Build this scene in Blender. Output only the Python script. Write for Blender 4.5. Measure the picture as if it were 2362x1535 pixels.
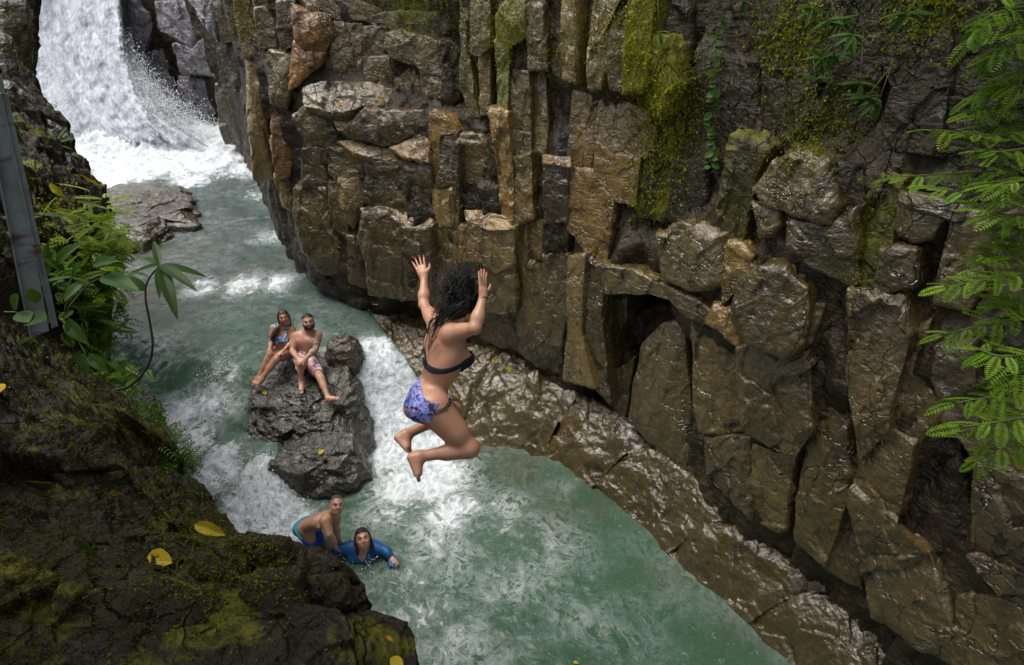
import bpy, math, random
import numpy as np
from mathutils import Vector, Matrix

for _o in list(bpy.data.objects):
    bpy.data.objects.remove(_o)
SC = bpy.context.scene
COL = SC.collection

# ------------------------------------------------------------------ camera
F_PX, W_PX, H_PX = 1300.0, 2362.0, 1535.0
PITCH = math.radians(31.0)
EYE = np.array([0.0, 0.0, 5.3])
cam_d = bpy.data.cameras.new('camera')
cam_d.sensor_width = 36.0
cam_d.lens = F_PX / W_PX * 36.0
cam_d.clip_start = 0.05
cam_d.clip_end = 400.0
cam = bpy.data.objects.new('camera', cam_d)
cam.location = EYE
cam.rotation_euler = (math.pi / 2 - PITCH, 0, 0)
COL.objects.link(cam)
SC.camera = cam

# ------------------------------------------------------------------ world, sun, exposure
SUN_EL, SUN_AZ = math.radians(72), math.radians(-80)      # azimuth measured from +Y towards +X
world = bpy.data.worlds.new('World')
SC.world = world
world.use_nodes = True
wn, wl = world.node_tree.nodes, world.node_tree.links
wn.clear()
w_out = wn.new('ShaderNodeOutputWorld')
w_bg = wn.new('ShaderNodeBackground')
w_sky = wn.new('ShaderNodeTexSky')
w_sky.sky_type = 'NISHITA'
w_sky.sun_disc = False
w_sky.sun_elevation = SUN_EL
w_sky.sun_rotation = SUN_AZ
w_sky.dust_density = 4.0
w_hs = wn.new('ShaderNodeHueSaturation')
w_hs.inputs['Saturation'].default_value = 0.38
w_bg.inputs['Strength'].default_value = 0.15
wl.new(w_sky.outputs[0], w_hs.inputs['Color'])
wl.new(w_hs.outputs[0], w_bg.inputs['Color'])
wl.new(w_bg.outputs[0], w_out.inputs['Surface'])
sun_d = bpy.data.lights.new('sun', 'SUN')
sun_d.energy = 1.15
sun_d.angle = math.radians(38)
sun_d.color = (1.0, 0.95, 0.87)
sun = bpy.data.objects.new('sun', sun_d)
_sd = Vector((math.sin(SUN_AZ) * math.cos(SUN_EL), math.cos(SUN_AZ) * math.cos(SUN_EL), math.sin(SUN_EL)))
sun.rotation_euler = _sd.to_track_quat('Z', 'Y').to_euler()
sun.location = (0, 0, 20)
COL.objects.link(sun)
SC.view_settings.view_transform = 'Standard'
SC.view_settings.look = 'None'
SC.view_settings.gamma = 1.0
SC.view_settings.use_curve_mapping = False
SC.view_settings.exposure = 0.84
SC.cycles.max_bounces = 6
SC.cycles.volume_bounces = 3
SC.cycles.transparent_max_bounces = 16
SC.cycles.use_denoising = True

# ------------------------------------------------------------------ small helpers
def ray(u, v):
    x, y = (u - W_PX / 2) / F_PX, (H_PX / 2 - v) / F_PX
    c, s = math.cos(PITCH), math.sin(PITCH)
    return np.array([x, c + s * y, -s + c * y])
def at_t(u, v, t):                     # the point seen there at camera depth t
    return EYE + ray(u, v) * t
def at_z(u, v, z):                     # the point seen there at height z
    d = ray(u, v)
    return EYE + d * ((z - EYE[2]) / d[2])
def unit(a):
    a = np.asarray(a, float)
    return a / (np.linalg.norm(a) + 1e-12)

def _hash(ix, iy, iz, seed):
    h = (ix.astype(np.uint32) * np.uint32(374761393) + iy.astype(np.uint32) * np.uint32(668265263)
         + iz.astype(np.uint32) * np.uint32(2147483647 - 58) + np.uint32((seed * 974634777 + 12345) & 0xffffffff))
    h = (h ^ (h >> np.uint32(13))) * np.uint32(1274126177)
    h = (h ^ (h >> np.uint32(16))) * np.uint32(2246822519)
    return h ^ (h >> np.uint32(15))
_G = np.random.RandomState(5).normal(size=(256, 3))
_G = (_G / np.linalg.norm(_G, axis=1)[:, None]).astype(np.float32)
def noise(p, seed=0):                  # gradient noise, about -0.6..0.6
    p = np.asarray(p, np.float32)
    i = np.floor(p).astype(np.int32)
    f = p - i
    w = f * f * f * (f * (f * 6 - 15) + 10)
    out = 0
    for dx in (0, 1):
        wx = w[:, 0] if dx else 1 - w[:, 0]
        for dy in (0, 1):
            wy = w[:, 1] if dy else 1 - w[:, 1]
            for dz in (0, 1):
                wz = w[:, 2] if dz else 1 - w[:, 2]
                g = _G[_hash(i[:, 0] + dx, i[:, 1] + dy, i[:, 2] + dz, seed) & np.uint32(255)]
                out = out + wx * wy * wz * (g[:, 0] * (f[:, 0] - dx) + g[:, 1] * (f[:, 1] - dy) + g[:, 2] * (f[:, 2] - dz))
    return out
def fbm(p, octv=4, seed=0, gain=0.5, lac=2.03):
    p = np.asarray(p, np.float32)
    s, a = 0, 1.0
    for k in range(octv):
        s = s + a * noise(p, seed + k)
        p = p * lac
        a *= gain
    return s
def ridge(p, octv=3, seed=0):
    p = np.asarray(p, np.float32)
    s, a = 0, 1.0
    for k in range(octv):
        s = s + a * (1 - 2.2 * np.abs(noise(p, seed + k)))
        p = p * 2.1
        a *= 0.5
    return s - 1.0
def facets(p, seed=0):                 # chiselled stone: a random plane in every Voronoi cell
    p = np.asarray(p, np.float32)
    i = np.floor(p).astype(np.int32)
    best = np.full(len(p), 9.0, np.float32)
    val = np.zeros(len(p), np.float32)
    for dx in (-1, 0, 1):
        for dy in (-1, 0, 1):
            for dz in (-1, 0, 1):
                h = _hash(i[:, 0] + dx, i[:, 1] + dy, i[:, 2] + dz, seed)
                q = np.stack([i[:, 0] + dx + (h & np.uint32(1023)) / 1023.0,
                              i[:, 1] + dy + ((h >> np.uint32(10)) & np.uint32(1023)) / 1023.0,
                              i[:, 2] + dz + ((h >> np.uint32(20)) & np.uint32(1023)) / 1023.0], 1).astype(np.float32)
                r = p - q
                dd = (r * r).sum(1)
                g = _G[(h >> np.uint32(7)) & np.uint32(255)]
                v = (r * g).sum(1) + 0.35 * g[:, 1]
                m = dd < best
                best = np.where(m, dd, best)
                val = np.where(m, v, val)
    return val
def sstep(a, b, x):
    t = np.clip((np.asarray(x, float) - a) / (b - a), 0, 1)
    return t * t * (3 - 2 * t)

def mesh_np(name, verts, faces, mat=None, parent=None, smooth=True, attrs=None):
    """ONE mesh object from arrays; faces is an (n,3)/(n,4) array or a list of such arrays."""
    me = bpy.data.meshes.new(name)
    if not isinstance(faces, (list, tuple)):
        faces = [faces]
    verts = np.asarray(verts, np.float32)
    me.vertices.add(len(verts))
    me.vertices.foreach_set('co', verts.ravel())
    idx = np.concatenate([np.asarray(f, np.int32).ravel() for f in faces])
    tot = np.concatenate([np.full(len(f), np.asarray(f).shape[1], np.int32) for f in faces])
    me.loops.add(len(idx))
    me.loops.foreach_set('vertex_index', idx)
    me.polygons.add(len(tot))
    me.polygons.foreach_set('loop_start', np.concatenate([[0], np.cumsum(tot)[:-1]]).astype(np.int32))
    me.polygons.foreach_set('loop_total', tot)
    me.update(calc_edges=True)
    me.validate()
    me.polygons.foreach_set('use_smooth', np.full(len(me.polygons), smooth, bool))
    for k, a in (attrs or {}).items():
        a = np.asarray(a, np.float32)
        if a.ndim == 1:
            at = me.attributes.new(k, 'FLOAT', 'POINT')
            at.data.foreach_set('value', a)
        else:
            at = me.attributes.new(k, 'FLOAT_COLOR', 'POINT')
            if a.shape[1] == 3:
                a = np.concatenate([a, np.ones((len(a), 1), np.float32)], 1)
            at.data.foreach_set('color', a.ravel())
    o = bpy.data.objects.new(name, me)
    COL.objects.link(o)
    if mat is not None:
        me.materials.append(mat)
    if parent is not None:
        o.parent = parent
    return o
def tag(o, label=None, cat=None, group=None, kind=None):
    if label: o['label'] = label
    if cat: o['category'] = cat
    if group: o['group'] = group
    if kind: o['kind'] = kind
    return o
def empty(name, loc=(0, 0, 0)):
    o = bpy.data.objects.new(name, None)
    o.empty_display_size = 0.1
    o.location = loc
    COL.objects.link(o)
    return o
def keep(o, parent):                   # parent without moving (parents here only translate)
    o.parent = parent
    o.matrix_parent_inverse = Matrix.Translation(-Vector(parent.location))
    return o
def grid_faces(n, m, wrap=False):      # n rows, m columns
    a = np.arange(n * m).reshape(n, m)
    if wrap:
        a = np.concatenate([a, a[:, :1]], 1)
    return np.stack([a[:-1, :-1], a[:-1, 1:], a[1:, 1:], a[1:, :-1]], -1).reshape(-1, 4)
def tube(pts, rad, k=6):
    """verts, faces of a capped tube along pts with per-point radii."""
    pts = np.asarray(pts, float)
    n = len(pts)
    rad = np.broadcast_to(np.asarray(rad, float), (n,))
    tan = np.gradient(pts, axis=0)
    tan /= np.linalg.norm(tan, axis=1)[:, None] + 1e-9
    ref = np.array([0, 0, 1.0]) if abs(tan[:, 2]).mean() < 0.8 else np.array([1.0, 0, 0])
    a = np.cross(tan, ref); a /= np.linalg.norm(a, axis=1)[:, None] + 1e-9
    b = np.cross(tan, a)
    ang = np.linspace(0, 2 * math.pi, k, endpoint=False)
    v = pts[:, None] + rad[:, None, None] * (np.cos(ang)[None, :, None] * a[:, None] + np.sin(ang)[None, :, None] * b[:, None])
    f = grid_faces(n, k, True)
    vv = np.concatenate([v.reshape(-1, 3), pts[:1], pts[-1:]])
    e = np.arange(k)
    c0 = np.stack([np.full(k, n * k), (e + 1) % k, e, e], 1)
    c1 = np.stack([np.full(k, n * k + 1), (n - 1) * k + e, (n - 1) * k + (e + 1) % k, (n - 1) * k + (e + 1) % k], 1)
    return vv, f, np.concatenate([c0, c1])[:, :3]
def spline(pts, n):
    pts = np.asarray(pts, float)
    m = len(pts)
    P = np.concatenate([[2 * pts[0] - pts[1]], pts, [2 * pts[-1] - pts[-2]]])
    t = np.linspace(0, m - 1 - 1e-6, n)
    i = t.astype(int); f = (t - i)[:, None]
    p0, p1, p2, p3 = P[i], P[i + 1], P[i + 2], P[i + 3]
    return 0.5 * (2 * p1 + (p2 - p0) * f + (2 * p0 - 5 * p1 + 4 * p2 - p3) * f ** 2 + (3 * p1 - p0 - 3 * p2 + p3) * f ** 3)
class Soup:
    """collects tubes, patches and blades into ONE mesh object."""
    def __init__(s): s.v, s.f3, s.f4, s.n, s.a = [], [], [], 0, []
    def add(s, v, f, a=None):
        v = np.asarray(v, float)
        f = np.asarray(f)
        (s.f3 if f.shape[1] == 3 else s.f4).append(f + s.n)
        s.v.append(v); s.n += len(v)
        s.a.append(np.full(len(v), 0.0 if a is None else a) if np.ndim(a) == 0 or a is None else np.asarray(a))
    def tube(s, pts, rad, k=6, a=None):
        v, f4, f3 = tube(pts, rad, k)
        s.f3.append(f3 + s.n)
        s.add(v, f4, a)
    def build(s, name, mat, parent=None, smooth=True):
        fs = [np.concatenate(x) for x in (s.f3, s.f4) if x]
        return mesh_np(name, np.concatenate(s.v), fs, mat, parent, smooth, {'shade': np.concatenate(s.a)})

# ------------------------------------------------------------------ materials
class NT:
    def __init__(s, name):
        s.m = bpy.data.materials.new(name); s.m.use_nodes = True
        s.t = s.m.node_tree; s.n = s.t.nodes; s.l = s.t.links
        s.b = s.n['Principled BSDF']; s.out = s.n['Material Output']
    def new(s, typ, **kw):
        n = s.n.new(typ)
        for k, v in kw.items(): setattr(n, k, v)
        return n
    def put(s, sock, v):
        if isinstance(v, bpy.types.NodeSocket): s.l.new(v, sock)
        elif v is not None: sock.default_value = v
    def pos(s, scale=(1, 1, 1), coord='Object'):
        c = s.new('ShaderNodeTexCoord'); mp = s.new('ShaderNodeMapping')
        mp.inputs['Scale'].default_value = scale
        s.l.new(c.outputs[coord], mp.inputs['Vector'])
        return mp.outputs[0]
    def noise(s, vec, scale, detail=4, rough=0.55, dist=0.0):
        n = s.new('ShaderNodeTexNoise')
        s.put(n.inputs['Vector'], vec); n.inputs['Scale'].default_value = scale
        n.inputs['Detail'].default_value = detail; n.inputs['Roughness'].default_value = rough
        n.inputs['Distortion'].default_value = dist
        return n.outputs['Fac']
    def ramp(s, fac, stops):
        r = s.new('ShaderNodeValToRGB'); e = r.color_ramp.elements
        while len(e) < len(stops): e.new(0.5)
        for x, (p, c) in zip(e, stops):
            x.position = p
            x.color = (c, c, c, 1) if isinstance(c, (int, float)) else (*c, 1)
        s.put(r.inputs[0], fac)
        return r.outputs[0]
    def mix(s, fac, a, b, blend='MIX'):
        m = s.new('ShaderNodeMix', data_type='RGBA', blend_type=blend)
        s.put(m.inputs[0], fac)
        for sock, v in ((m.inputs[6], a), (m.inputs[7], b)):
            s.put(sock, (*v, 1) if isinstance(v, tuple) and len(v) == 3 else v)
        return m.outputs[2]
    def math(s, op, a, b=None, clamp=False):
        m = s.new('ShaderNodeMath', operation=op, use_clamp=clamp)
        s.put(m.inputs[0], a)
        if b is not None: s.put(m.inputs[1], b)
        return m.outputs[0]
    def bump(s, h, strength, dist, normal=None):
        b = s.new('ShaderNodeBump')
        s.put(b.inputs['Strength'], strength); b.inputs['Distance'].default_value = dist
        s.put(b.inputs['Height'], h)
        if normal is not None: s.put(b.inputs['Normal'], normal)
        return b.outputs[0]
    def attr(s, name, out='Fac'):
        a = s.new('ShaderNodeAttribute', attribute_name=name)
        return a.outputs[out]
    def set(s, **kw):
        for k, v in kw.items():
            s.put(s.b.inputs[k.replace('_', ' ')], (*v, 1) if isinstance(v, tuple) and len(v) == 3 else v)
        return s.m

def rock_material(name, dark, mid, light, wet=0.5, moss_bias=0.0, relief=1.0, cracks=1.0):
    k = NT(name)
    p = k.pos(); pz = k.pos((1, 1, 0.16))
    info = k.new('ShaderNodeObjectInfo')
    n1 = k.noise(p, 2.2, 6, 0.6, 0.4); n2 = k.noise(p, 9, 5, 0.65); st = k.noise(pz, 5.0, 5, 0.6, 0.3)
    fine = k.noise(p, 60, 4, 0.7)
    base = k.mix(k.ramp(n1, [(0.32, 0), (0.62, 1)]), dark, mid)
    base = k.mix(k.ramp(k.math('MULTIPLY_ADD', n2, 0.6, 0), [(0.2, 0), (0.46, 1)]), base, k.mix(0.5, mid, light))
    base = k.mix(k.ramp(st, [(0.5, 0), (0.68, 0.75)]), base, light)
    base = k.mix(k.ramp(k.noise(pz, 2.4, 4, 0.6, 0.5), [(0.52, 0), (0.7, 0.7)]), base, dark)
    base = k.mix(k.ramp(fine, [(0.3, 0.55), (0.7, 1.15)]), (0, 0, 0), base)
    base = k.mix(1.0, base, info.outputs['Color'], 'MULTIPLY')
    # moss film where the piece carries it, mostly where it faces up
    geo = k.new('ShaderNodeNewGeometry'); sep = k.new('ShaderNodeSeparateXYZ')
    k.l.new(geo.outputs['Normal'], sep.inputs[0])
    mm = k.math('ADD', k.math('MULTIPLY', info.outputs['Alpha'], 0.75), k.math('MULTIPLY', sep.outputs['Z'], 0.12))
    mm = k.math('ADD', mm, k.math('SUBTRACT', k.noise(pz, 3.5, 5, 0.65, 0.6), 0.95 - moss_bias))
    mm = k.ramp(mm, [(0.03, 0), (0.2, 0.85)])
    mossc = k.mix(k.noise(p, 14, 3), (0.06, 0.066, 0.006), (0.24, 0.25, 0.014))
    base = k.mix(mm, base, mossc)
    rough = k.ramp(k.noise(p, 4.5, 4, 0.6, 0.5), [(0.35, max(.1, 0.13 + 0.30 * (1 - wet))), (0.65, max(.2, 0.32 + 0.32 * (1 - wet)))])
    rough = k.mix(mm, rough, (0.8, 0.8, 0.8))
    h = k.math('ADD', k.math('MULTIPLY', k.noise(p, 8, 6, 0.56, 0.6), 1.3), k.math('MULTIPLY', k.noise(k.pos((1, 1, 2.4)), 6, 5, 0.6, 1.2), 0.5))
    vo = k.new('ShaderNodeTexVoronoi', feature='DISTANCE_TO_EDGE'); k.l.new(p, vo.inputs['Vector']); vo.inputs['Scale'].default_value = 3.1
    wob_ = k.new('ShaderNodeTexNoise'); k.l.new(p, wob_.inputs['Vector']); wob_.inputs['Scale'].default_value = 3.0; wob_.inputs['Detail'].default_value = 4
    va = k.new('ShaderNodeVectorMath', operation='MULTIPLY_ADD'); k.l.new(wob_.outputs['Color'], va.inputs[0]); va.inputs[1].default_value = (.5, .5, .5); k.l.new(k.pos((1, 1, .7)), va.inputs[2]); k.l.new(va.outputs[0], vo.inputs['Vector'])
    crack = k.ramp(vo.outputs['Distance'], [(0.0, 0), (0.022, 1)])
    gate = k.ramp(k.noise(p, 1.7, 3), [(.45, 0), (.6, 1)])
    crack = k.math('MAXIMUM', k.math('MAXIMUM', crack, gate), 1.0 - cracks)
    h = k.math('ADD', h, k.math('MULTIPLY', crack, .55))
    base = k.mix(k.math('MULTIPLY_ADD', crack, .5, .5) if False else k.ramp(crack, [(0, .45), (1, 1)]), (0.004, .003, .002), base)
    nb = k.bump(h, 0.95 * relief, 0.05)
    nb = k.bump(fine, 0.16 * relief, 0.006, nb)
    k.set(Base_Color=base, Roughness=rough, Normal=nb, Specular_IOR_Level=0.2 + 0.55 * wet)
    k.b.inputs['Coat Weight'].default_value = min(1, 0.8 * wet)
    k.put(k.b.inputs['Coat Roughness'], k.ramp(k.noise(p, 3.0, 3), [(.35, .06), (.65, .3)]))
    k.b.inputs['Coat IOR'].default_value = 1.5
    k.put(k.b.inputs['Coat Normal'], nb)
    return k.m
M = {}
M['rock'] = rock_material('wet_cliff_rock', (0.011, 0.008, 0.0035), (0.058, 0.042, 0.0145), (0.185, 0.130, 0.043), 0.92, 0.02, 0.72)
M['shade_rock'] = rock_material('shade_darkened_mossy_rock', (0.007, 0.006, 0.003), (0.030, 0.024, 0.011), (0.090, 0.068, 0.028), 0.25, 0.03)  # darker copy of the cliff rock: upper-right and gap shade put into the colour
M['ledge'] = rock_material('soaked_ledge_rock', (0.018, 0.014, 0.006), (0.050, 0.040, 0.0145), (0.110, 0.084, 0.030), 1.0, 0, .62, 0.0)
M['boulder'] = rock_material('wet_boulder_rock', (0.011, 0.0095, 0.005), (0.034, 0.028, 0.0125), (0.066, 0.054, 0.024), .85, 0, 1.0, 0.0)
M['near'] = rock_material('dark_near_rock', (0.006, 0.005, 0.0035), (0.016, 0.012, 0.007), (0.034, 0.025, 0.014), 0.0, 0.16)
M['far'] = rock_material('grey_far_rock', (0.040, 0.038, 0.042), (0.10, 0.097, 0.105), (0.18, 0.17, 0.17), 1.0)
# ------------------------------------------------------------------ the gorge wall on the right, as a plan line
_W = [(6.2, -3.5), (4.6, -0.6), (3.7, 1.3), (2.95, 3.0), (2.34, 3.95), (1.58, 5.29), (0.65, 6.31), (-0.39, 7.12), (-1.69, 8.0), (-2.5, 8.3),
      (-3.55, 9.1), (-4.7, 11.1), (-5.7, 13.0), (-6.6, 14.5), (-7.6, 16.4), (-9.4, 18.2), (-11.5, 18.9), (-14.0, 18.6), (-17.0, 17.4)]
WALL = spline(np.array([(x, y, 0.0) for x, y in _W]), 700)[:, :2]
_T = np.gradient(WALL, axis=0); _T /= np.linalg.norm(_T, axis=1)[:, None]
_k = np.ones(41) / 41
_Ts = np.stack([np.convolve(np.pad(_T[:, i], 20, mode='edge'), _k, 'valid') for i in (0, 1)], 1)
_Ts /= np.linalg.norm(_Ts, axis=1)[:, None]
WALL_N = np.stack([-_Ts[:, 1], _Ts[:, 0]], 1)
WALL_S = np.concatenate([[0], np.cumsum(np.linalg.norm(np.diff(WALL, axis=0), axis=1))])

def wall_hit(u, v, d):
    """where the view line meets the wall set off by d towards the gorge: point, outward normal."""
    r = ray(u, v)
    P = WALL + WALL_N * d
    c = P[:, 0] * r[1] - P[:, 1] * r[0]
    best = None
    for i in np.nonzero(c[:-1] * c[1:] <= 0)[0]:
        f = c[i] / (c[i] - c[i + 1] + 1e-12)
        q = P[i] * (1 - f) + P[i + 1] * f
        t = q @ r[:2] / (r[:2] @ r[:2])
        if t > 0.5 and (best is None or t < best[0]):
            best = (t, i)
    if best is None:
        return None
    t, i = best
    return EYE + r * t, np.array([WALL_N[i, 0], WALL_N[i, 1], 0.0])

FR = {'m': lambda x, y: (560 + x / 2.1316, y / 2.1316), 'r': lambda x, y: (1260 + x / 2.1316, y / 2.1316),
      'l': lambda x, y: (1260 + x / 1.6416, 600 + y / 1.6416), 'p': lambda x, y: (x, y)}
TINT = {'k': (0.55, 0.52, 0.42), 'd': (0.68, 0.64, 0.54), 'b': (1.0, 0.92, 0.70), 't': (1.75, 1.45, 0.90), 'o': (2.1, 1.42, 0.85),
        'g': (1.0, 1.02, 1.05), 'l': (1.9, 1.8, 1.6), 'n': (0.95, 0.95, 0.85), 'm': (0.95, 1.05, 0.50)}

def rock_piece(name, poly, P0, N, thick, mat, parent, tint=(1, 1, 1), moss=0.0, bevel=0.05, rough=1.0, bulge=0.0, seed=0, h=None, taper=0.97,
               strata=0.0, jag=1.0):
    """one block of rock: a faceted front with the given outline (view lines met with the plane P0, N), rounded edges, sides that run back by
    thick, weathered by noise in world space."""
    N = unit(N)
    U = unit(np.cross([0, 0, 1.0], N)); V = np.cross(N, U)
    pts = []
    for u, v in poly:
        r = ray(u, v)
        q = EYE + r * (((P0 - EYE) @ N) / (r @ N))
        pts.append(((q - P0) @ U, (q - P0) @ V))
    pts = np.array(pts)
    dist = np.linalg.norm(P0 - EYE)
    if h is None:
        h = min(max(dist / 564 * 1.35, 0.009), 0.035)
    # outline: resampled, corners a little eased, edges broken by noise
    per = []
    for a, b in zip(pts, np.roll(pts, -1, 0)):
        n = max(int(np.linalg.norm(b - a) / h), 2)
        per.append(a + (b - a) * (np.arange(n) / n)[:, None])
    B = np.concatenate(per)
    for _ in range(1):
        B = 0.5 * B + 0.25 * (np.roll(B, 1, 0) + np.roll(B, -1, 0))
    c = pts.mean(0)
    ar = 0.5 * abs(np.sum(pts[:, 0] * np.roll(pts[:, 1], -1) - pts[:, 1] * np.roll(pts[:, 0], -1)))
    R = math.sqrt(ar / math.pi)
    B = c + (B - c) * (1 + 0.022 / max(R, .1))
    m = len(B)
    nz = fbm(np.stack([B[:, 0] * 3, B[:, 1] * 3, np.full(m, seed * 7.3)], 1), 4, seed)
    B = c + (B - c) * (1 + 0.07 * jag * nz[:, None] * min(1, .35 / max(R, .05)))
    bev = min(bevel, 0.4 * R)
    rings = max(int(0.8 * R / h), 4)
    rows = []
    for x in np.sqrt(np.linspace(0.0004, 1, rows_n := rings)) * (1 - bev / R):
        rows.append((x, 0.0))
    for q in (0.35, 0.65, 0.88, 1.0):
        rows.append((1 - bev / R * (1 - q), -bev * (1 - math.sqrt(max(0, 1 - q * q))) if q < 1 else -bev))
    dpt, st = -bev, 1.3 * h
    while dpt > -thick:
        dpt -= st; st *= 1.12
        rows.append((1 - (1 - taper) * (-dpt - bev) / thick, dpt))
    X = np.array([r[0] for r in rows]); Dp = np.array([r[1] for r in rows])
    uv = c + X[:, None, None] * (B - c)[None]
    front = bulge * (1 - np.clip(X, 0, 1) ** 2) * R
    P = P0 + uv[..., :1] * U + uv[..., 1:] * V + (Dp + front)[:, None, None] * N
    P = P.reshape(-1, 3)
    # weathering
    S = P + seed * 3.17
    disp = 0.040 * rough * np.minimum(1, R / .3) * facets(S * np.array([2.2, 2.2, 1.6]) + 0.25 * np.stack([noise(S * 2, 3), noise(S * 2, 4), noise(S * 2, 5)], 1), seed)
    disp += 0.040 * rough * fbm(S * np.array([2.3, 2.3, 1.2]), 3, seed + 2) + .022 * rough * facets(S * np.array([5.5, 5.5, 4]), seed + 3) + 0.011 * rough * ridge(S * np.array([6.5, 6.5, 3.5]), 3, seed + 5) + 0.006 * rough * fbm(S * 20, 3, seed + 8)
    if strata:
        zz = P[:, 2] * 5.5 + 1.2 * fbm(S * 1.1, 2, 77) + 0.8 * P[:, 0]
        disp += strata * (np.abs((zz % 1) - 0.5) ** 0.4 - 0.6)
    edge = np.repeat(sstep(0.2, 1.0, X), m)
    nd = np.repeat(np.clip(-Dp / max(bev, 1e-3), 0, 1), m)[:, None]
    out2 = (np.tile(B - c, (len(X), 1)))
    out2 /= np.linalg.norm(out2, axis=1)[:, None] + 1e-9
    dirv = (1 - nd) * N + nd * (out2[:, :1] * U + out2[:, 1:] * V)
    P = P + dirv * disp[:, None]
    f = grid_faces(len(X), m, True)
    cap = np.stack([np.full(m, len(P)), (np.arange(m) + 1) % m, np.arange(m)], 1)
    P = np.concatenate([P, P[:m].mean(0)[None]])
    o = mesh_np(name, P, [f[:, ::-1], cap[:, ::-1]], mat, parent)
    o.color = (*tint, moss)
    return o

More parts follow.
